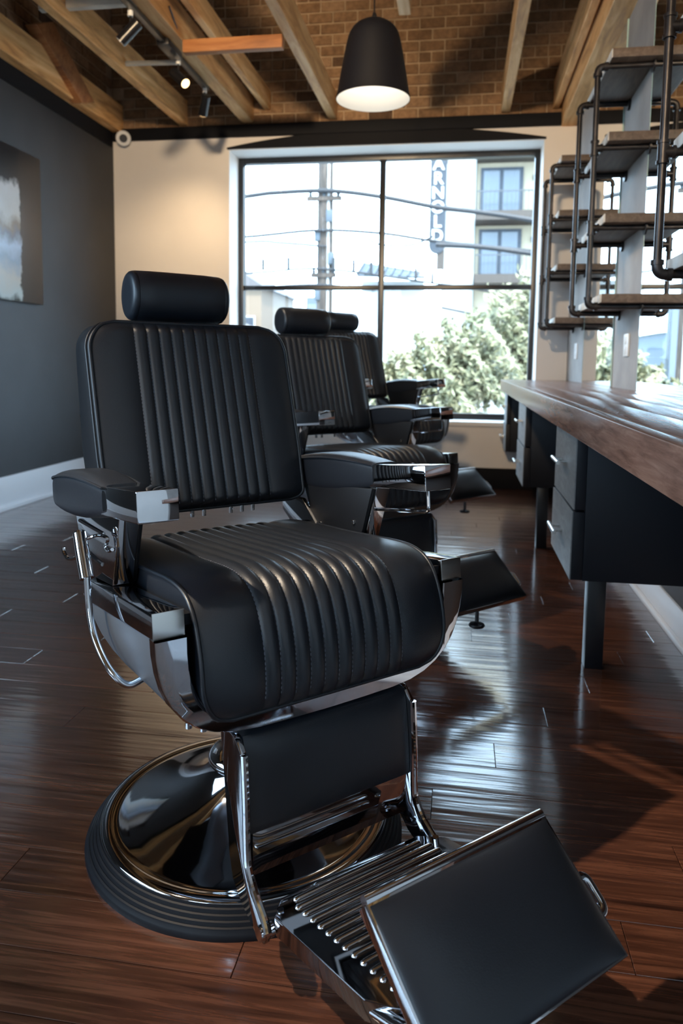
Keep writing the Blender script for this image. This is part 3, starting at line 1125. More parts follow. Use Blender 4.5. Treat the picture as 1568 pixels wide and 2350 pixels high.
    # ---- armrests
    for s in (-1, 1):
        rows = []
        us = [-0.292, -0.288, -0.279, -0.262, -0.235, -0.2, -0.15, -0.09, -0.03, 0.03, 0.08, 0.112]
        for u in us:
            e = max(0.0, min(1.0, (u + 0.292) / 0.06))
            e = math.sqrt(max(0, 1 - (1 - e) ** 2))
            mid = max(0, 1 - ((u + 0.09) / 0.22) ** 2)
            hw = (0.0365 + 0.009 * mid) * (0.25 + 0.75 * e)
            vt = 0.1935 + 0.026 * mid
            vb = 0.1425 - 0.020 * mid
            vc = (vt + vb) / 2
            hv = (vt - vb) / 2 * (0.45 + 0.55 * e)
            ring = []
            for k in range(36):
                th = 2 * math.pi * k / 36
                cx_, sx_ = math.cos(th), math.sin(th)
                ex = 2 / 4.5
                ring.append(TL(u, vc + hv * math.copysign(abs(sx_) ** ex, sx_), s * 0.3065 + hw * math.copysign(abs(cx_) ** ex, cx_)))
            rows.append(ring)
        mb = MB()
        mb.grid(rows, close_u=True)
        mb.f.append(tuple(range(36)))
        mb.f.append(tuple(range(len(mb.v) - 36, len(mb.v))))
        arm = mb.build('armrest', M['leather'], ch, smooth=50)
        mb = MB()
        mb.prism([(0.096, 0.1415), (0.294, 0.1415), (0.294, 0.1955), (0.096, 0.1955)], lambda u, v: TL(u, v, s * 0.270), lambda u, v: TL(u, v, s * 0.343))
        mb.build('arm_cap', M['chrome'], arm, bevel=0.0028)
        mb = MB()   # piping along both top edges of the pad
        for sg in (-1, 1):
            pth = []
            for u in us[2:]:
                mid = max(0, 1 - ((u + 0.09) / 0.22) ** 2)
                e = math.sqrt(max(0, 1 - (1 - max(0.0, min(1.0, (u + 0.292) / 0.06))) ** 2))
                hw = (0.0365 + 0.009 * mid) * (0.25 + 0.75 * e)
                pth.append(TL(u, 0.1885 + 0.019 * mid - 0.006 * (1 - e), s * 0.3065 + sg * hw * 0.985))
            mb.tube(pth, 0.0026, 6)
        mb.build('piping', M['leather'], arm, smooth=60)
        mb = MB()   # chrome upright
        mb.prism([(-0.19, 0.142), (0.118, 0.142), (0.056, 0.0), (-0.13, 0.0)], lambda u, v: TL(u, v, s * 0.276), lambda u, v: TL(u, v, s * 0.316))
        mb.build('arm_support', M['chrome'], arm, bevel=0.002)
        mb = MB()
        for (v0, u0, u1) in ((0.108, -0.15, 0.02), (0.046, -0.12, 0.0)):
            mb.tube([TL(u0, v0, s * 0.316), TL(u1, v0 - 0.012, s * 0.316)], 0.004, 8)
        mb.build('pressed_line', M['chrome'], arm)
        mb = MB()   # padded inner panel
        mb.prism([(-0.188, 0.139), (0.112, 0.139), (0.050, 0.0), (-0.128, 0.0)], lambda u, v: TL(u, v, s * 0.276), lambda u, v: TL(u, v, s * 0.266))
        mb.build('inner_panel', M['vinyl'], arm, bevel=0.003)
        for (u, v) in ((-0.11, 0.04), (0.035, 0.055)):
            MB().tube([TL(u, v, s * 0.267), TL(u, v, s * 0.262)], 0.006, 10).build('panel_screw', M['chrome'], arm, bevel=0.001)
        if s > 0:
            mb = MB()
            mb.tube(bent([TL(0.285, 0.145, 0.285), TL(0.285, 0.098, 0.285), TL(0.105, 0.09, 0.285), TL(0.075, 0.09, 0.285)], 0.012, 5), 0.0042, 10)
            mb.build('towel_bar', M['chrome'], arm)
    # ---- recline lever with hooks
    path = spline([AZ(0.055, 0.655, -0.363), AZ(0.066, 0.59, -0.363), AZ(0.088, 0.544, -0.361), AZ(0.125, 0.510, -0.355), AZ(0.150, 0.486, -0.343), AZ(0.160, 0.468, -0.322), AZ(0.16, 0.475, -0.29)], 8)
    lev = MB().tube(path, 0.0065, 12).build('lever', M['chrome'], ch)
    MB().tube([AZ(0.010, 0.727, -0.363), AZ(0.012, 0.722, -0.363), AZ(0.03, 0.69, -0.363), AZ(0.057, 0.645, -0.363)], [0.008, 0.0125, 0.0135, 0.0135], 16).build('grip', M['chrome'], lev)
    MB().tube(spline([AZ(-0.083, 0.674, -0.37), AZ(-0.078, 0.666, -0.37), AZ(-0.05, 0.660, -0.37), AZ(0.0, 0.672, -0.368), AZ(0.03, 0.69, -0.363)], 6), 0.0038, 8).build('hook', M['chrome'], lev)
    MB().tube(spline([AZ(0.015, 0.708, -0.36), AZ(0.03, 0.718, -0.335), AZ(0.075, 0.722, -0.33), AZ(0.072, 0.71, -0.33), AZ(0.064, 0.703, -0.33), AZ(0.08, 0.698, -0.33), AZ(0.105, 0.706, -0.33)], 6), 0.0033, 8).build('hook', M['chrome'], lev)
    # ---- leg rest
    rows = []
    for i in range(25):
        z = 0.404 - (0.404 - 0.236) * i / 24
        t = i / 24
        row = []
        for j in range(21):
            wd = -0.18 + 0.36 * j / 20
            e = (1 - abs(2 * t - 1) ** 6) * (1 - abs(wd / 0.18) ** 6)
            row.append(AZ(0.330 + 0.024 * t ** 0.6 + 0.010 * e, z, wd))
        rows.append(row)
    mb = MB()
    mb.grid(rows)
    nr, nc = 25, 21
    lp = [(0, j) for j in range(nc)] + [(i, nc - 1) for i in range(1, nr)] + [(nr - 1, j) for j in range(nc - 2, -1, -1)] + [(i, 0) for i in range(nr - 2, 0, -1)]
    f_ = [rows[i][j] for i, j in lp]
    mb.grid([f_, [(p[0], p[1] + 0.03, p[2]) for p in f_]], close_u=True)
    mb.f.append(tuple(range(len(mb.v) - len(f_), len(mb.v))))
    lr = mb.build('leg_rest', M['leather'], ch, smooth=50, weld=True)
    for s in (-1, 1):
        mb = MB()
        poly = [(0.30, 0.407), (0.322, 0.406), (0.348, 0.383), (0.352, 0.36), (0.357, 0.21), (0.364, 0.180), (0.385, 0.152), (0.425, 0.125), (0.438, 0.108), (0.43, 0.09), (0.40, 0.092), (0.35, 0.112), (0.315, 0.14), (0.302, 0.18), (0.285, 0.29), (0.268, 0.39), (0.265, 0.407)]
        mb.prism(poly, lambda a, z: AZ(a, z, s * 0.181), lambda a, z: AZ(a, z, s * 0.193))
        mb.build('side_plate', M['dark_chrome'], lr, bevel=0.0025)
        mb = MB()
        mb.tube(spline([AZ(0.35, 0.382, s * 0.187), AZ(0.357, 0.30, s * 0.187), AZ(0.361, 0.21, s * 0.187), AZ(0.368, 0.182, s * 0.187), AZ(0.39, 0.155, s * 0.187), AZ(0.43, 0.128, s * 0.189), AZ(0.444, 0.118, s * 0.192)], 6), 0.0072, 10)
        mb.build('edge_tube', M['chrome'], lr)
        mb = MB()
        for k in range(3):
            mb.tube([AZ(0.428, 0.112, s * (0.176 + k * 0.009)), AZ(0.428, 0.112, s * (0.183 + k * 0.009))], 0.0125 - 0.001 * (k % 2), 16)
        mb.build('hinge', M['chrome'], lr)
    rows = []
    for i in range(33):
        t = i / 32
        z = 0.2355 - 0.078 * t
        d = 0.0012 * math.sin(math.pi * t)
        rows.append([AZ(0.353 + d * min(1, (0.172 - abs(wd)) / 0.012), z, wd) for wd in (-0.172, -0.166, -0.155, -0.1, 0, 0.1, 0.155, 0.166, 0.172)])
    mb = MB()
    mb.grid(rows)
    mb.grid([rows[0], [(p[0], p[1] + 0.01, p[2]) for p in rows[0]]])
    mb.build('kick_plate', M['chrome'], lr, smooth=60)
    # ---- foot plate
    SL = 0.181
    fz = lambda a: 0.1535 + SL * (a - 0.451)
    mb = MB()
    pts = [(-0.150, 0.415), (0.150, 0.415), (0.186, 0.455), (0.186, 0.70), (0.150, 0.765), (-0.150, 0.765), (-0.186, 0.70), (-0.186, 0.455)]
    mb.hexa([AZ(a, fz(a) - 0.004, wd) for wd, a in pts], [AZ(a, fz(a), wd) for wd, a in pts])
    fp = mb.build('foot_plate', M['dark_chrome'], ch, bevel=0.0012)
    mb = MB()
    mb.grid([[AZ(a, fz(a) - 0.002, wd) for wd, a in pts], [AZ(a, fz(a) - 0.034, wd * 0.985) for wd, a in pts]], close_u=True)
    mb.build('plate_skirt', M['dark_chrome'], fp)
    ribm = None
    for k in range(13):
        a = 0.437 + 0.0228 * k
        hl = 0.150 if 0 < k else 0.14
        mb = MB()
        rr = []
        for i in range(13):
            t = i / 12
            wd = -hl + 2 * hl * t
            e = min(1, (hl - abs(wd)) / 0.006 + 0.25)
            rr.append([AZ(a + 0.0062 * math.cos(math.pi * q_ / 8), fz(a) + 0.0052 * e * math.sin(math.pi * q_ / 8) - 0.0005, wd) for q_ in range(9)])
        wds = [-hl, -hl + .002, -hl + .005, -hl + .01, -hl * .5, 0, hl * .5, hl - .01, hl - .005, hl - .002, hl]
        rr = []
        for wd in wds:
            e = math.sqrt(max(0, 1 - max(0, 1 - (hl - abs(wd)) / 0.008) ** 2))
            rr.append([AZ(a + 0.0066 * max(e, .15) * math.cos(math.pi * q_ / 8), fz(a) + 0.0058 * e * math.sin(math.pi * q_ / 8) - 0.0005, wd) for q_ in range(9)])
        mb.grid(rr)
        mb.build('rib', M['chrome'], fp, smooth=60)
    for s in (-1, 1):
        mb = MB()
        mb.tube(bent([AZ(0.70, fz(0.70) - 0.02, s * 0.172), AZ(0.765, fz(0.765) - 0.014, s * 0.168), AZ(0.80, fz(0.80) + 0.008, s * 0.168)], 0.02, 5), 0.010, 12)
        mb.build('pad_bracket', M['chrome'], fp)
        mb = MB()
        mb.tube([AZ(0.446, fz(0.446) - 0.006, s * 0.17), AZ(0.446, fz(0.446) + 0.003, s * 0.17)], 0.006, 10)
        mb.build('plate_bolt', M['chrome'], fp)
    mb = MB()
    mb.tube([AZ(0.80, 0.19, -0.02), AZ(0.80, 0.125, -0.02)], 0.007, 10)
    mb.lathe([(0.007, 0.125), (0.012, 0.12), (0.026, 0.117), (0.029, 0.112), (0.026, 0.107), (0.0, 0.106)], 20, centre=(-0.02, -0.80), cap=False)
    mb.build('rubber_bumper', M['black_steel'], fp)
    # ---- flip pad
    ca, sa = math.cos(math.radians(39)), -math.sin(math.radians(39))
    na, nz = -sa, ca
    def PD(l, d, wd):
        return AZ(0.694 + l * ca + d * na, 0.331 + l * sa + d * nz, wd)
    HW, LN = 0.180, 0.208
    mb = MB()
    mb.prism([(0, -0.030), (LN, -0.030), (LN, -0.004), (0, -0.004)], lambda l, d: PD(l, d, -HW), lambda l, d: PD(l, d, HW))
    pad = mb.build('foot_pad', M['chrome'], ch, bevel=0.002)
    rows = []
    for i in range(33):
        t = (1 - math.cos(math.pi * i / 32)) / 2
        l = 0.005 + (LN - 0.008) * t
        row = []
        for j in range(41):
            q_ = (1 - math.cos(math.pi * j / 40)) / 2
            wd = (-1 + 2 * q_) * (HW - 0.004)
            e = (1 - abs(2 * t - 1) ** 3.0) * (1 - abs(wd / (HW - 0.004)) ** 4.0)
            row.append(PD(l, -0.004 + 0.024 * max(0, e) ** 0.75, wd))
        rows.append(row)
    mb = MB()
    mb.grid(rows)
    mb.build('pad_cushion', M['leather'], pad, smooth=60)
    MB().tube([PD(-0.004, -0.010, -HW + 0.002), PD(-0.004, -0.010, HW - 0.002)], 0.0085, 12).build('top_bead', M['chrome'], pad)
    mb = MB()
    mb.tube(bent([PD(0.095, -0.022, HW - 0.01), PD(0.095, -0.022, HW + 0.022), PD(0.150, -0.022, HW + 0.022), PD(0.150, -0.022, HW - 0.01)], 0.016, 6), 0.008, 12)
    mb.build('pull_loop', M['chrome'], pad)
    return ch


chair = make_chair()


def copy_tree(o, parent=None):
    c = o.copy()
    COL.objects.link(c)
    c.parent = parent
    for chd in list(o.children):
        copy_tree(chd, c)
    return c


GROUP = 'black barber chairs in a row'
chairs = [chair, copy_tree(chair), copy_tree(chair)]
place = [((-0.453, 1.547), 0.762, 0.0, 'black channelled leather barber chair with chrome base, nearest and largest'),
         ((-0.466, 3.145), 0.776, 0.032, 'black leather barber chair in the middle of the row, partly hidden'),
         ((-0.530, 4.71), 0.824, 0.12, 'black leather barber chair farthest back, in front of the window')]
for c, ((x, y), th, dz, lab) in zip(chairs, place):
    c.location = (x, y, 0)
    c.rotation_euler = (0, 0, th)
    tag(c, lab, 'barber chair', GROUP)
    for p in c.children:
        if not p.name.startswith('base_plate'):
            p.location.z += dz

# ================================================================== LAMPS AND SMALL THINGS
# pendant
pl = empty('pendant_lamp', (-0.50, 4.05, 2.44))
tag(pl, 'large matt black dome pendant lamp with white inside', 'lamp')
prof = [(r_, z_ * 0.885) for r_, z_ in [(0.0, 0.452), (0.02, 0.4515), (0.045, 0.447), (0.072, 0.437), (0.096, 0.421), (0.115, 0.400), (0.129, 0.375), (0.138, 0.345), (0.146, 0.305), (0.155, 0.255), (0.164, 0.20), (0.174, 0.14), (0.184, 0.075), (0.193, 0.02), (0.197, 0.0)]]
MB().lathe([(max(r, 1e-4), z) for r, z in prof][::-1], 64, cap=False).build('shade', M['lamp_black'], pl, smooth=60)
MB().lathe([(max(r - 0.003, 1e-4), max(z - 0.003, 0.0)) for r, z in prof][::-1], 64, cap=False).build('shade_lining', M['lamp_white'], pl, smooth=60)
MB().tube([(0, 0, 0.40), (0, 0, ROOF - 2.44)], 0.004, 8).build('cable', M['black_plastic'], pl)
MB().lathe([(0.012, 0.396), (0.014, 0.418), (0.008, 0.436)], 16).build('cable_gland', M['black_plastic'], pl)
MB().lathe([(0.02, 0.29), (0.032, 0.26), (0.036, 0.23), (0.03, 0.205), (0.012, 0.19), (0.001, 0.188)], 24, cap=False).build('bulb', M['lamp_white'], pl, smooth=60)

# track with heads
tr = empty('light_track', (-1.93, 4.8, 3.07))
tag(tr, 'black ceiling lighting track running along the joist', 'light track')
MB().box(-0.018, 0.018, -7.6, 0.72, -0.01, 0.018).build('rail', M['black_plastic'], tr, bevel=0.002)
MB().box(-0.04, 0.04, -0.12, 0.12, -0.022, 0.02).build('feed_box', M['black_plastic'], tr, bevel=0.004)
MB().tube([(0.0, -0.1, 0.03), (0.1, -0.12, 0.06), (0.12, -0.3, 0.12)], 0.006, 8).build('feed_cable', M['black_plastic'], tr)


def track_head(loc, target, label, lit, power=0, group='track spotlights', spread=50, blend=0.6, col=(1.0, 0.72, 0.42), soft=0.03):
    e = empty('track_spotlight', loc)
    tag(e, label, 'spotlight', group)
    L = Vector(loc)
    d = (Vector(target) - L).normalized()
    h = Vector((0, 0, -0.11))
    MB().tube([(0, 0, 0), (0, 0, -0.03)], 0.016, 12).build('adapter', M['white_plastic'], e)
    MB().tube([(0, 0, -0.03), tuple(h)], 0.007, 10).build('stem', M['black_plastic'], e)
    a, b_ = h - d * 0.065, h + d * 0.085
    MB().tube([tuple(a), tuple(a + d * 0.004), tuple(b_)], [0.026, 0.034, 0.034], 24).build('barrel', M['black_plastic'], e)
    MB().tube([tuple(b_ - d * 0.001), tuple(b_ + d * 0.003)], 0.030, 24).build('lens', M['lens_lit'] if lit else M['lens_off'], e)
    if power:
        s = bpy.data.lights.new('spot_lamp', 'SPOT')
        s.energy = power
        s.color = col
        s.spot_size = math.radians(spread)
        s.spot_blend = blend
        s.shadow_soft_size = soft
        so = bpy.data.objects.new('spot_lamp', s)
        COL.objects.link(so)
        so.parent = e
        so.location = h + d * 0.095
        so.rotation_euler = d.to_track_quat('-Z', 'Y').to_euler()
    return e


track_head((-1.945, 4.25, 3.06), (-3.1, 4.1, 1.9), 'black unlit track spotlight nearest the viewer, aimed left', False, 0)
track_head((-1.93, 4.95, 3.06), (0.1, 4.0, 1.2), 'black track spotlight with glowing warm lens, middle of three', True, 110)
track_head((-1.93, 5.47, 3.06), (-2.55, 6.42, 1.9), 'black track spotlight farthest, aimed at the white back wall', True, 48, spread=75, blend=1.0)
track_head((-1.93, 0.5, 3.06), (-0.30, 1.36, 0.66), 'black track spotlight out of view, aimed at the nearest seat', True, 480, spread=28, blend=0.9, col=(1.0, 0.82, 0.62))
track_head((-1.93, 2.6, 3.06), (-0.45, 3.05, 0.66), 'black track spotlight out of view, aimed at the middle seat', True, 260, spread=28, blend=0.9, col=(1.0, 0.82, 0.62))

bl = bpy.data.lights.new('pendant_bulb_light', 'POINT')
bl.energy = 1.1
bl.color = (1.0, 0.88, 0.72)
bl.shadow_soft_size = 0.036
blo = bpy.data.objects.new('pendant_bulb_light', bl)
COL.objects.link(blo)
blo.parent = pl
blo.location = (0, 0, 0.15)
# added unseen track and wall washers, brightening the brick and back wall
tr2 = empty('light_track', (-0.75, -1.2, 3.07))
tag(tr2, 'added unseen lighting track behind the viewpoint', 'light track')
MB().box(-0.018, 0.018, -1.0, 1.4, -0.01, 0.018).build('rail', M['black_plastic'], tr2, bevel=0.002)
for yy, tgt, wch in ((-0.2, (-2.0, 6.4, 3.0), 'left part of the brick'), (-1.0, (-0.6, 6.4, 3.4), 'middle of the brick'), (-1.8, (0.7, 6.4, 2.0), 'white wall right of the window')):
    track_head((-0.75, yy, 3.06), tgt, 'added unseen track spotlight, lighting the ' + wch, True, 620, 'added unseen wall washer spotlights', spread=36, blend=0.8, col=(1.0, 0.74, 0.46), soft=0.12)

# security camera
sc_ = empty('security_camera', (-3.0, YB - 0.05, 3.0))
tag(sc_, 'small round white security camera in the ceiling corner', 'camera')
d = Vector((0.42, -0.85, -0.28)).normalized()
MB().tube([tuple(-d * 0.03), tuple(d * 0.025), tuple(d * 0.035)], [0.06, 0.066, 0.058], 32).build('housing', M['white_plastic'], sc_, smooth=50)
MB().tube([tuple(d * 0.033), tuple(d * 0.042)], 0.034, 28).build('lens_face', M['black_plastic'], sc_)
MB().tube([tuple(-d * 0.03), (-0.05, 0.045, 0.02)], 0.03, 16).build('mount', M['white_plastic'], sc_)

# framed print on the left wall
art = empty('framed_print', (XL + 0.002, 4.6, 1.455))
tag(art, 'large unframed dark print of a pale figure on the charcoal wall', 'picture')
MB().box(0, 0.03, -0.75, 0.575, 0, 1.05).build('sheet', M['art'], art, bevel=0.002)

# ================================================================== OUTSIDE
gr = box('ground_outside', (-40, 40, YB + 0.6, 90, -0.35, -0.2), M['asphalt'])
struct(gr, 'pale sunlit street outside the window', 'street')
gr2 = box('ground_front', (-40, 40, -60, YF - 0.3, -0.35, -0.2), M['asphalt'])
struct(gr2, 'pale street in front of the shop', 'street')

# utility pole
pole = empty('utility_pole', (-3.33, 18, -0.2))
tag(pole, 'weathered wooden utility pole beyond the window', 'utility pole')
MB().tube([(0, 0, 0), (0, 0, 9)], [0.21, 0.17], 20).build('post', M['pole_wood'], pole)
for (z, hw) in ((5.15, 0.42), (3.35, 0.3)):
    MB().box(-hw, hw, -0.22, -0.13, z - 0.05, z + 0.05).build('cross_arm', M['pole_wood'], pole)
    for s in (-0.8, 0, 0.8):
        MB().lathe([(0.03, z + 0.05), (0.05, z + 0.09), (0.03, z + 0.12), (0.045, z + 0.15), (0.02, z + 0.2)], 12, centre=(s * hw, -0.17)).build('insulator', M['tin'], pole)
for (z, x) in ((4.3, -0.16), (3.75, 0.17), (2.9, -0.15), (4.75, 0.12)):
    MB().box(x - 0.07, x + 0.07, -0.2, -0.05, z - 0.14, z + 0.14).build('junction_box', M['tin'], pole, bevel=0.01)
MB().tube([(0.1, -0.16, 0), (0.1, -0.15, 7)], 0.03, 8).build('riser_pipe', M['stucco_white'], pole)

# cables
def cable(pts, r, label, n=10):
    P = spline(pts, n)
    c = P[len(P) // 2]
    o_ = MB().tube([tuple(p - c) for p in P], r, 8).build('power_cable', M['cable'], None)
    o_.location = c
    tag(o_, label, 'cable', 'cables across the street')
    return o_


cable([(-9.40, 17.76, 4.55), (-5.30, 17.76, 5.02), (-4.43, 17.76, 5.10), (-3.16, 17.76, 5.11), (-1.91, 17.76, 4.94), (-0.69, 17.76, 4.69), (0.31, 17.76, 4.55), (1.49, 17.76, 4.35), (5.22, 17.76, 3.61)], 0.055, 'thick dark cable bundle, topmost, crossing the utility pole')
cable([(-9.29, 17.76, 3.79), (-5.24, 17.76, 4.07), (-3.42, 17.76, 4.20), (-1.87, 17.76, 4.10), (-0.66, 17.76, 3.91), (1.55, 17.76, 3.66), (5.16, 17.76, 3.17)], 0.034, 'thin cable just above the middle of the upper panes')
cable([(-9.40, 17.76, 3.61), (-5.30, 17.76, 3.94), (-4.42, 17.76, 3.92), (-3.25, 17.76, 3.82)], 0.028, 'thin cable ending on the left of the pole')
cable([(-9.51, 17.76, 3.06), (-5.29, 17.76, 3.20), (-3.81, 17.76, 3.30), (-2.75, 17.76, 3.24), (-1.27, 17.76, 3.03), (0.53, 17.76, 2.77), (1.59, 17.76, 2.58), (5.29, 17.76, 1.95)], 0.026, 'thin cable low over the street, carrying small spacers')
cable([(-9.63, 17.76, 2.60), (-5.35, 17.76, 2.84), (-3.42, 17.76, 2.92), (-2.03, 17.76, 2.77)], 0.026, 'lowest thin cable left of the window bar')
cable([(-0.65, 17.56, 3.80), (0.41, 17.56, 3.73), (1.53, 17.56, 3.57), (5.10, 17.56, 3.04)], 0.055, 'thick pale cable on the right, passing before the yellow flats')
cable([(-0.49, 17.76, 2.38), (0.54, 17.76, 2.17), (1.62, 17.76, 1.93), (5.41, 17.76, 1.00)], 0.026, 'thin cable in front of the tree crown')
cable([(-2.26, 17.64, 3.98), (-1.95, 17.64, 3.83), (-1.23, 17.64, 3.81), (-0.72, 17.64, 4.00)], 0.024, 'short sagging cable left of the tall sign')
for i, (x, z) in enumerate(((-4.81, 3.24), (-4.18, 3.27), (-3.07, 3.25), (-2.59, 3.20), (-2.17, 3.14), (-1.11, 3.00), (-0.72, 2.93))):
    s = MB().box(-0.03, 0.03, -0.03, 0.03, 0.03, 0.30).build('cable_spacer', M['cable'], None)
    s.location = (x, 17.76, z)
    tag(s, 'short dark upright spacer on the low street cable, %s from the left' % ('first', 'second', 'third', 'fourth', 'fifth', 'sixth', 'seventh')[i], 'spacer', 'spacers on the low cable')

# white building with vertical sign
bw = empty('white_building', (0.0, 27, -0.2))
tag(bw, 'blank white rendered building behind the vertical sign', 'building')
MB().box(-0.78, 0.34, 0, 8, 0, 11).build('wall', M['stucco_white'], bw)
MB().box(-0.78, 0.34, -0.05, 0, 0, 0.5).build('plinth', M['slab_brown'], bw)

sg = empty('vertical_sign', (-0.95, 26.6, 6.16))
tag(sg, 'tall slate blade sign reading ARNOLD in white letters', 'sign')
poly = [(-0.28, 2.7), (0.28, 2.7), (0.28, -0.98)] + [(0.28 * math.cos(a), -0.98 - 0.28 * math.sin(a)) for a in [math.pi * k / 12 for k in range(1, 12)]] + [(-0.28, -0.98)]
MB().prism(poly, lambda x, z: (x, -0.09, z), lambda x, z: (x, 0.09, z)).build('sign_panel', M['sign_grey'], sg)
MB().box(0.0, 0.26, -0.05, 0.05, -1.8, -1.15).build('bracket', M['slab_brown'], sg)
MB().box(0.2, 0.3, -0.03, 0.39, 0.3, 0.4).build('hanger', M['slab_brown'], sg)
MB().box(0.2, 0.3, -0.03, 0.39, 1.9, 2.0).build('hanger', M['slab_brown'], sg)
for i, chx in enumerate('ARNOLD'):
    cu = bpy.data.curves.new('letter', 'FONT')
    cu.body = chx
    cu.size = 0.57
    cu.extrude = 0.02
    cu.align_x = 'CENTER'
    cu.offset = 0.012
    to = bpy.data.objects.new('letter', cu)
    COL.objects.link(to)
    dg = bpy.context.evaluated_depsgraph_get()
    me = bpy.data.meshes.new_from_object(to.evaluated_get(dg))
    bpy.data.objects.remove(to)
    me.materials.clear()
    me.materials.append(M['sign_white'])
    lo = link('letter', me, sg, (0, -0.11, 1.57 - i * 0.483))
    lo.rotation_euler = (math.pi / 2, 0, 0)

# yellow flats
by = empty('apartment_building', (4.0, 27.2, -0.2))
tag(by, 'pale yellow block of flats with grey balcony doors', 'building')
OX = -4.0
MB().box(0.36 + OX, 8 + OX, 0, 9, 0, 13).build('wall', M['stucco_yellow'], by)
for (zb) in (6.45, 4.35, 8.6):
    for bx in (0.5, 3.9):
        x0 = bx + OX
        d_ = MB().box(x0, x0 + 1.46, -0.06, 0, zb, zb + 1.66).build('balcony_door', M['grey_frame'], by)
        for k in range(2):
            xx = x0 + 0.10 + k * 0.68
            MB().box(xx, xx + 0.55, -0.09, -0.06, zb + 0.1, zb + 1.55).build('pane', M['far_glass'], d_)
        sl = MB().box(x0 - 0.14, x0 + 2.6, -1.2, 0, zb - 0.32, zb - 0.02).build('balcony', M['slab_brown'], by)
        mb = MB()
        for k in range(20):
            xx = x0 - 0.12 + k * 0.14
            mb.box(xx, xx + 0.02, -1.18, -1.16, zb, zb + 0.6)
        mb.box(x0 - 0.13, x0 + 2.58, -1.19, -1.15, zb + 0.6, zb + 0.64)
        mb.build('railing', M['rail_grey'], sl)
        MB().lathe([(0.06, zb + 1.2), (0.06, zb + 1.38)], 10, centre=(x0 + 1.85, -0.05)).build('wall_light', M['grey_frame'], by)

# grey corrugated canopy
cn = empty('metal_canopy', (-2.05, 22, 2.0))
tag(cn, 'long ribbed grey metal canopy roof under the cables', 'canopy')
mb = MB()
mb.hexa([(-1.0, -0.4, 1.55), (0.95, -0.4, 1.48), (0.95, 0.5, 1.72), (-0.9, 0.5, 2.02)], [(-1.0, -0.4, 1.6), (0.95, -0.4, 1.53), (0.95, 0.5, 1.77), (-0.9, 0.5, 2.07)])
mb.build('roof_sheet', M['tin_dark'], cn)
for k in range(9):
    t = k / 8
    MB().tube([(-1.0 + 1.95 * t, -0.41, 1.62 - 0.07 * t), (-0.9 + 1.85 * t, 0.5, 2.09 - 0.3 * t)], 0.025, 6).build('roof_rib', M['tin'], cn)
MB().box(-0.95, 0.9, 0.35, 0.45, -2.2, 1.5).build('wall', M['stucco_white'], cn)

# small houses on the left
def house(x, y_, wdt, dep, h, mat, label, wins=2, roof=1.0):
    e = empty('house', (x, y_, -0.2))
    tag(e, label, 'house')
    MB().box(-wdt / 2, wdt / 2, 0, dep, 0, h).build('wall', mat, e)
    mb = MB()
    mb.prism([(-wdt / 2 - 0.2, h), (wdt / 2 + 0.2, h), (0, h + roof)], lambda x_, z: (x_, -0.2, z), lambda x_, z: (x_, dep + 0.2, z))
    mb.build('roof', M['roof_dark'], e, smooth=0)
    for k in range(wins):
        xx = -wdt / 2 + wdt * (k + 0.5) / wins
        f_ = MB().box(xx - 0.35, xx + 0.35, -0.05, 0, h * 0.5, h * 0.5 + 1.0).build('window', M['stucco_white'], e)
        MB().box(xx - 0.29, xx + 0.29, -0.07, -0.05, h * 0.5 + 0.06, h * 0.5 + 0.94).build('pane', M['grey_frame'], f_)
    return e


house(-9.4, 30, 2.4, 6, 4.3, M['stucco_tan'], 'tan house with dark roof at the left of the view', 2, 0.9)
house(-6.9, 31, 1.6, 5, 2.6, M['stucco_blue'], 'pale blue house behind the headrests', 1, 0.1)
house(-9.6, 26, 2.6, 3, 2.6, M['stucco_white'], 'low white house in front of the tan house', 2, 0.6)
pn = empty('street_cabinet', (-4.3, 22, -0.2))
tag(pn, 'tall pale blue grey panel standing behind the utility pole', 'panel')
MB().box(-0.33, 0.33, 0, 0.3, 0, 3.2).build('body', M['tin'], pn, bevel=0.02)
MB().box(-0.28, 0.28, -0.02, 0.0, 0.3, 3.0).build('door', M['far_glass'], pn)

# trees
leaf_me = None


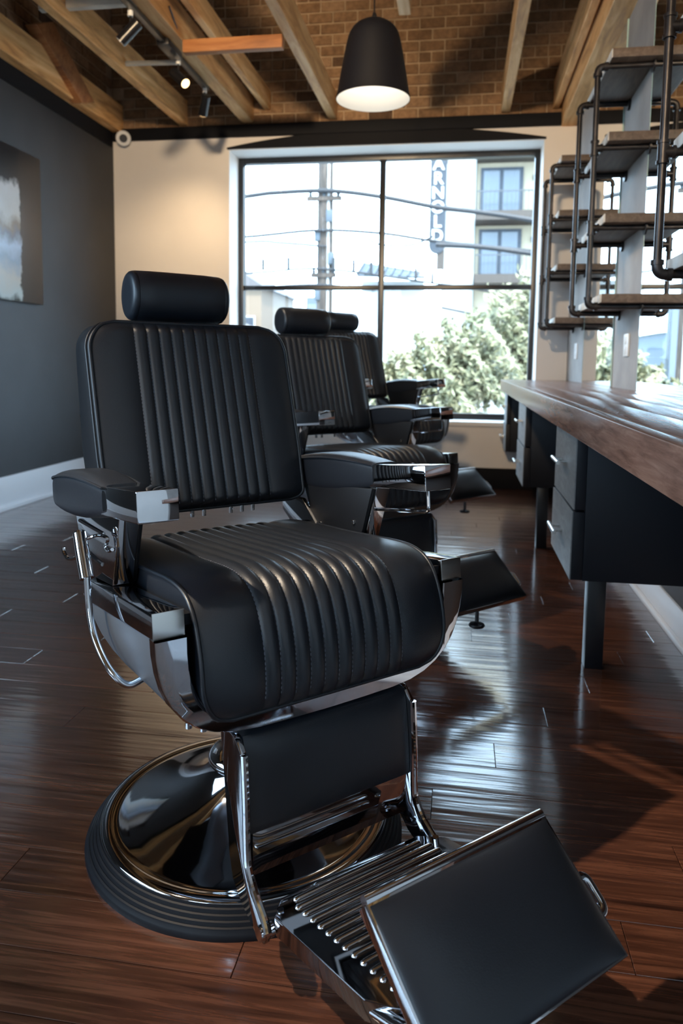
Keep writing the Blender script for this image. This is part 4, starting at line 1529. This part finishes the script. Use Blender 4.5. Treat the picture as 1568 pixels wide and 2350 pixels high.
def tree(loc, blobs, trunk_h, label, nleaf, seed):
    rnd = random.Random(seed)
    e = empty('tree', loc)
    tag(e, label, 'tree')
    mb = MB()
    mb.tube([(0, 0, 0), (0.05, 0, trunk_h * 0.6), (0.02, 0.05, trunk_h)], [0.12, 0.09, 0.06], 10)
    for (x, y_, z, r) in blobs:
        mb.tube([(0.04, 0, trunk_h * 0.7), (x * 0.6, y_ * 0.6, (trunk_h * 0.7 + z) / 2), (x, y_, z)], [0.06, 0.04, 0.015], 6)
    mb.build('trunk', M['bark'], e)
    mb = MB()
    tot = sum(b_[3] ** 2 for b_ in blobs)
    for (x, y_, z, r) in blobs:
        for _ in range(int(nleaf * r * r / tot)):
            d_ = Vector((rnd.gauss(0, 1), rnd.gauss(0, 1), rnd.gauss(0, 1))).normalized()
            rad = r * (0.55 + 0.5 * rnd.random() ** 0.6) * (0.85 + 0.3 * math.sin(7 * d_.x + 5 * d_.z + x))
            c = Vector((x, y_, z)) + d_ * rad
            s = rnd.uniform(0.035, 0.075)
            u = Vector((rnd.gauss(0, 1), rnd.gauss(0, 1), rnd.gauss(0, 1))).normalized()
            v = u.orthogonal().normalized()
            k = u.cross(v)
            mb.add([c - u * s * 1.4, c + v * s * .6 + k * s * .15, c + u * s * 1.4, c - v * s * .6 + k * s * .15], [(0, 1, 2, 3)])
    f_ = mb.build('foliage', M['leaf'], e, smooth=0)
    f_['kind'] = 'stuff'
    return e


tree((1.32, 15.7, -0.2), [(0.1, 0, 2.6, 0.62), (-0.5, -0.2, 2.0, 0.75), (0.5, 0.2, 1.9, 0.9), (-0.2, 0.1, 1.2, 0.9), (0.9, 0, 2.7, 0.7), (0.6, -0.3, 1.0, 0.8)], 1.6, 'taller sunlit olive green tree at the right of the window', 9000, 3)
tree((-0.5, 13.0, -0.2), [(0.0, 0, 1.25, 0.55), (-0.55, 0.1, 1.0, 0.5), (0.5, 0, 1.5, 0.6), (0.3, -0.2, 0.8, 0.7), (-0.9, 0.1, 0.8, 0.45), (0.9, 0, 1.0, 0.6)], 0.9, 'lower sunlit bushy tree left of the taller tree', 8000, 4)
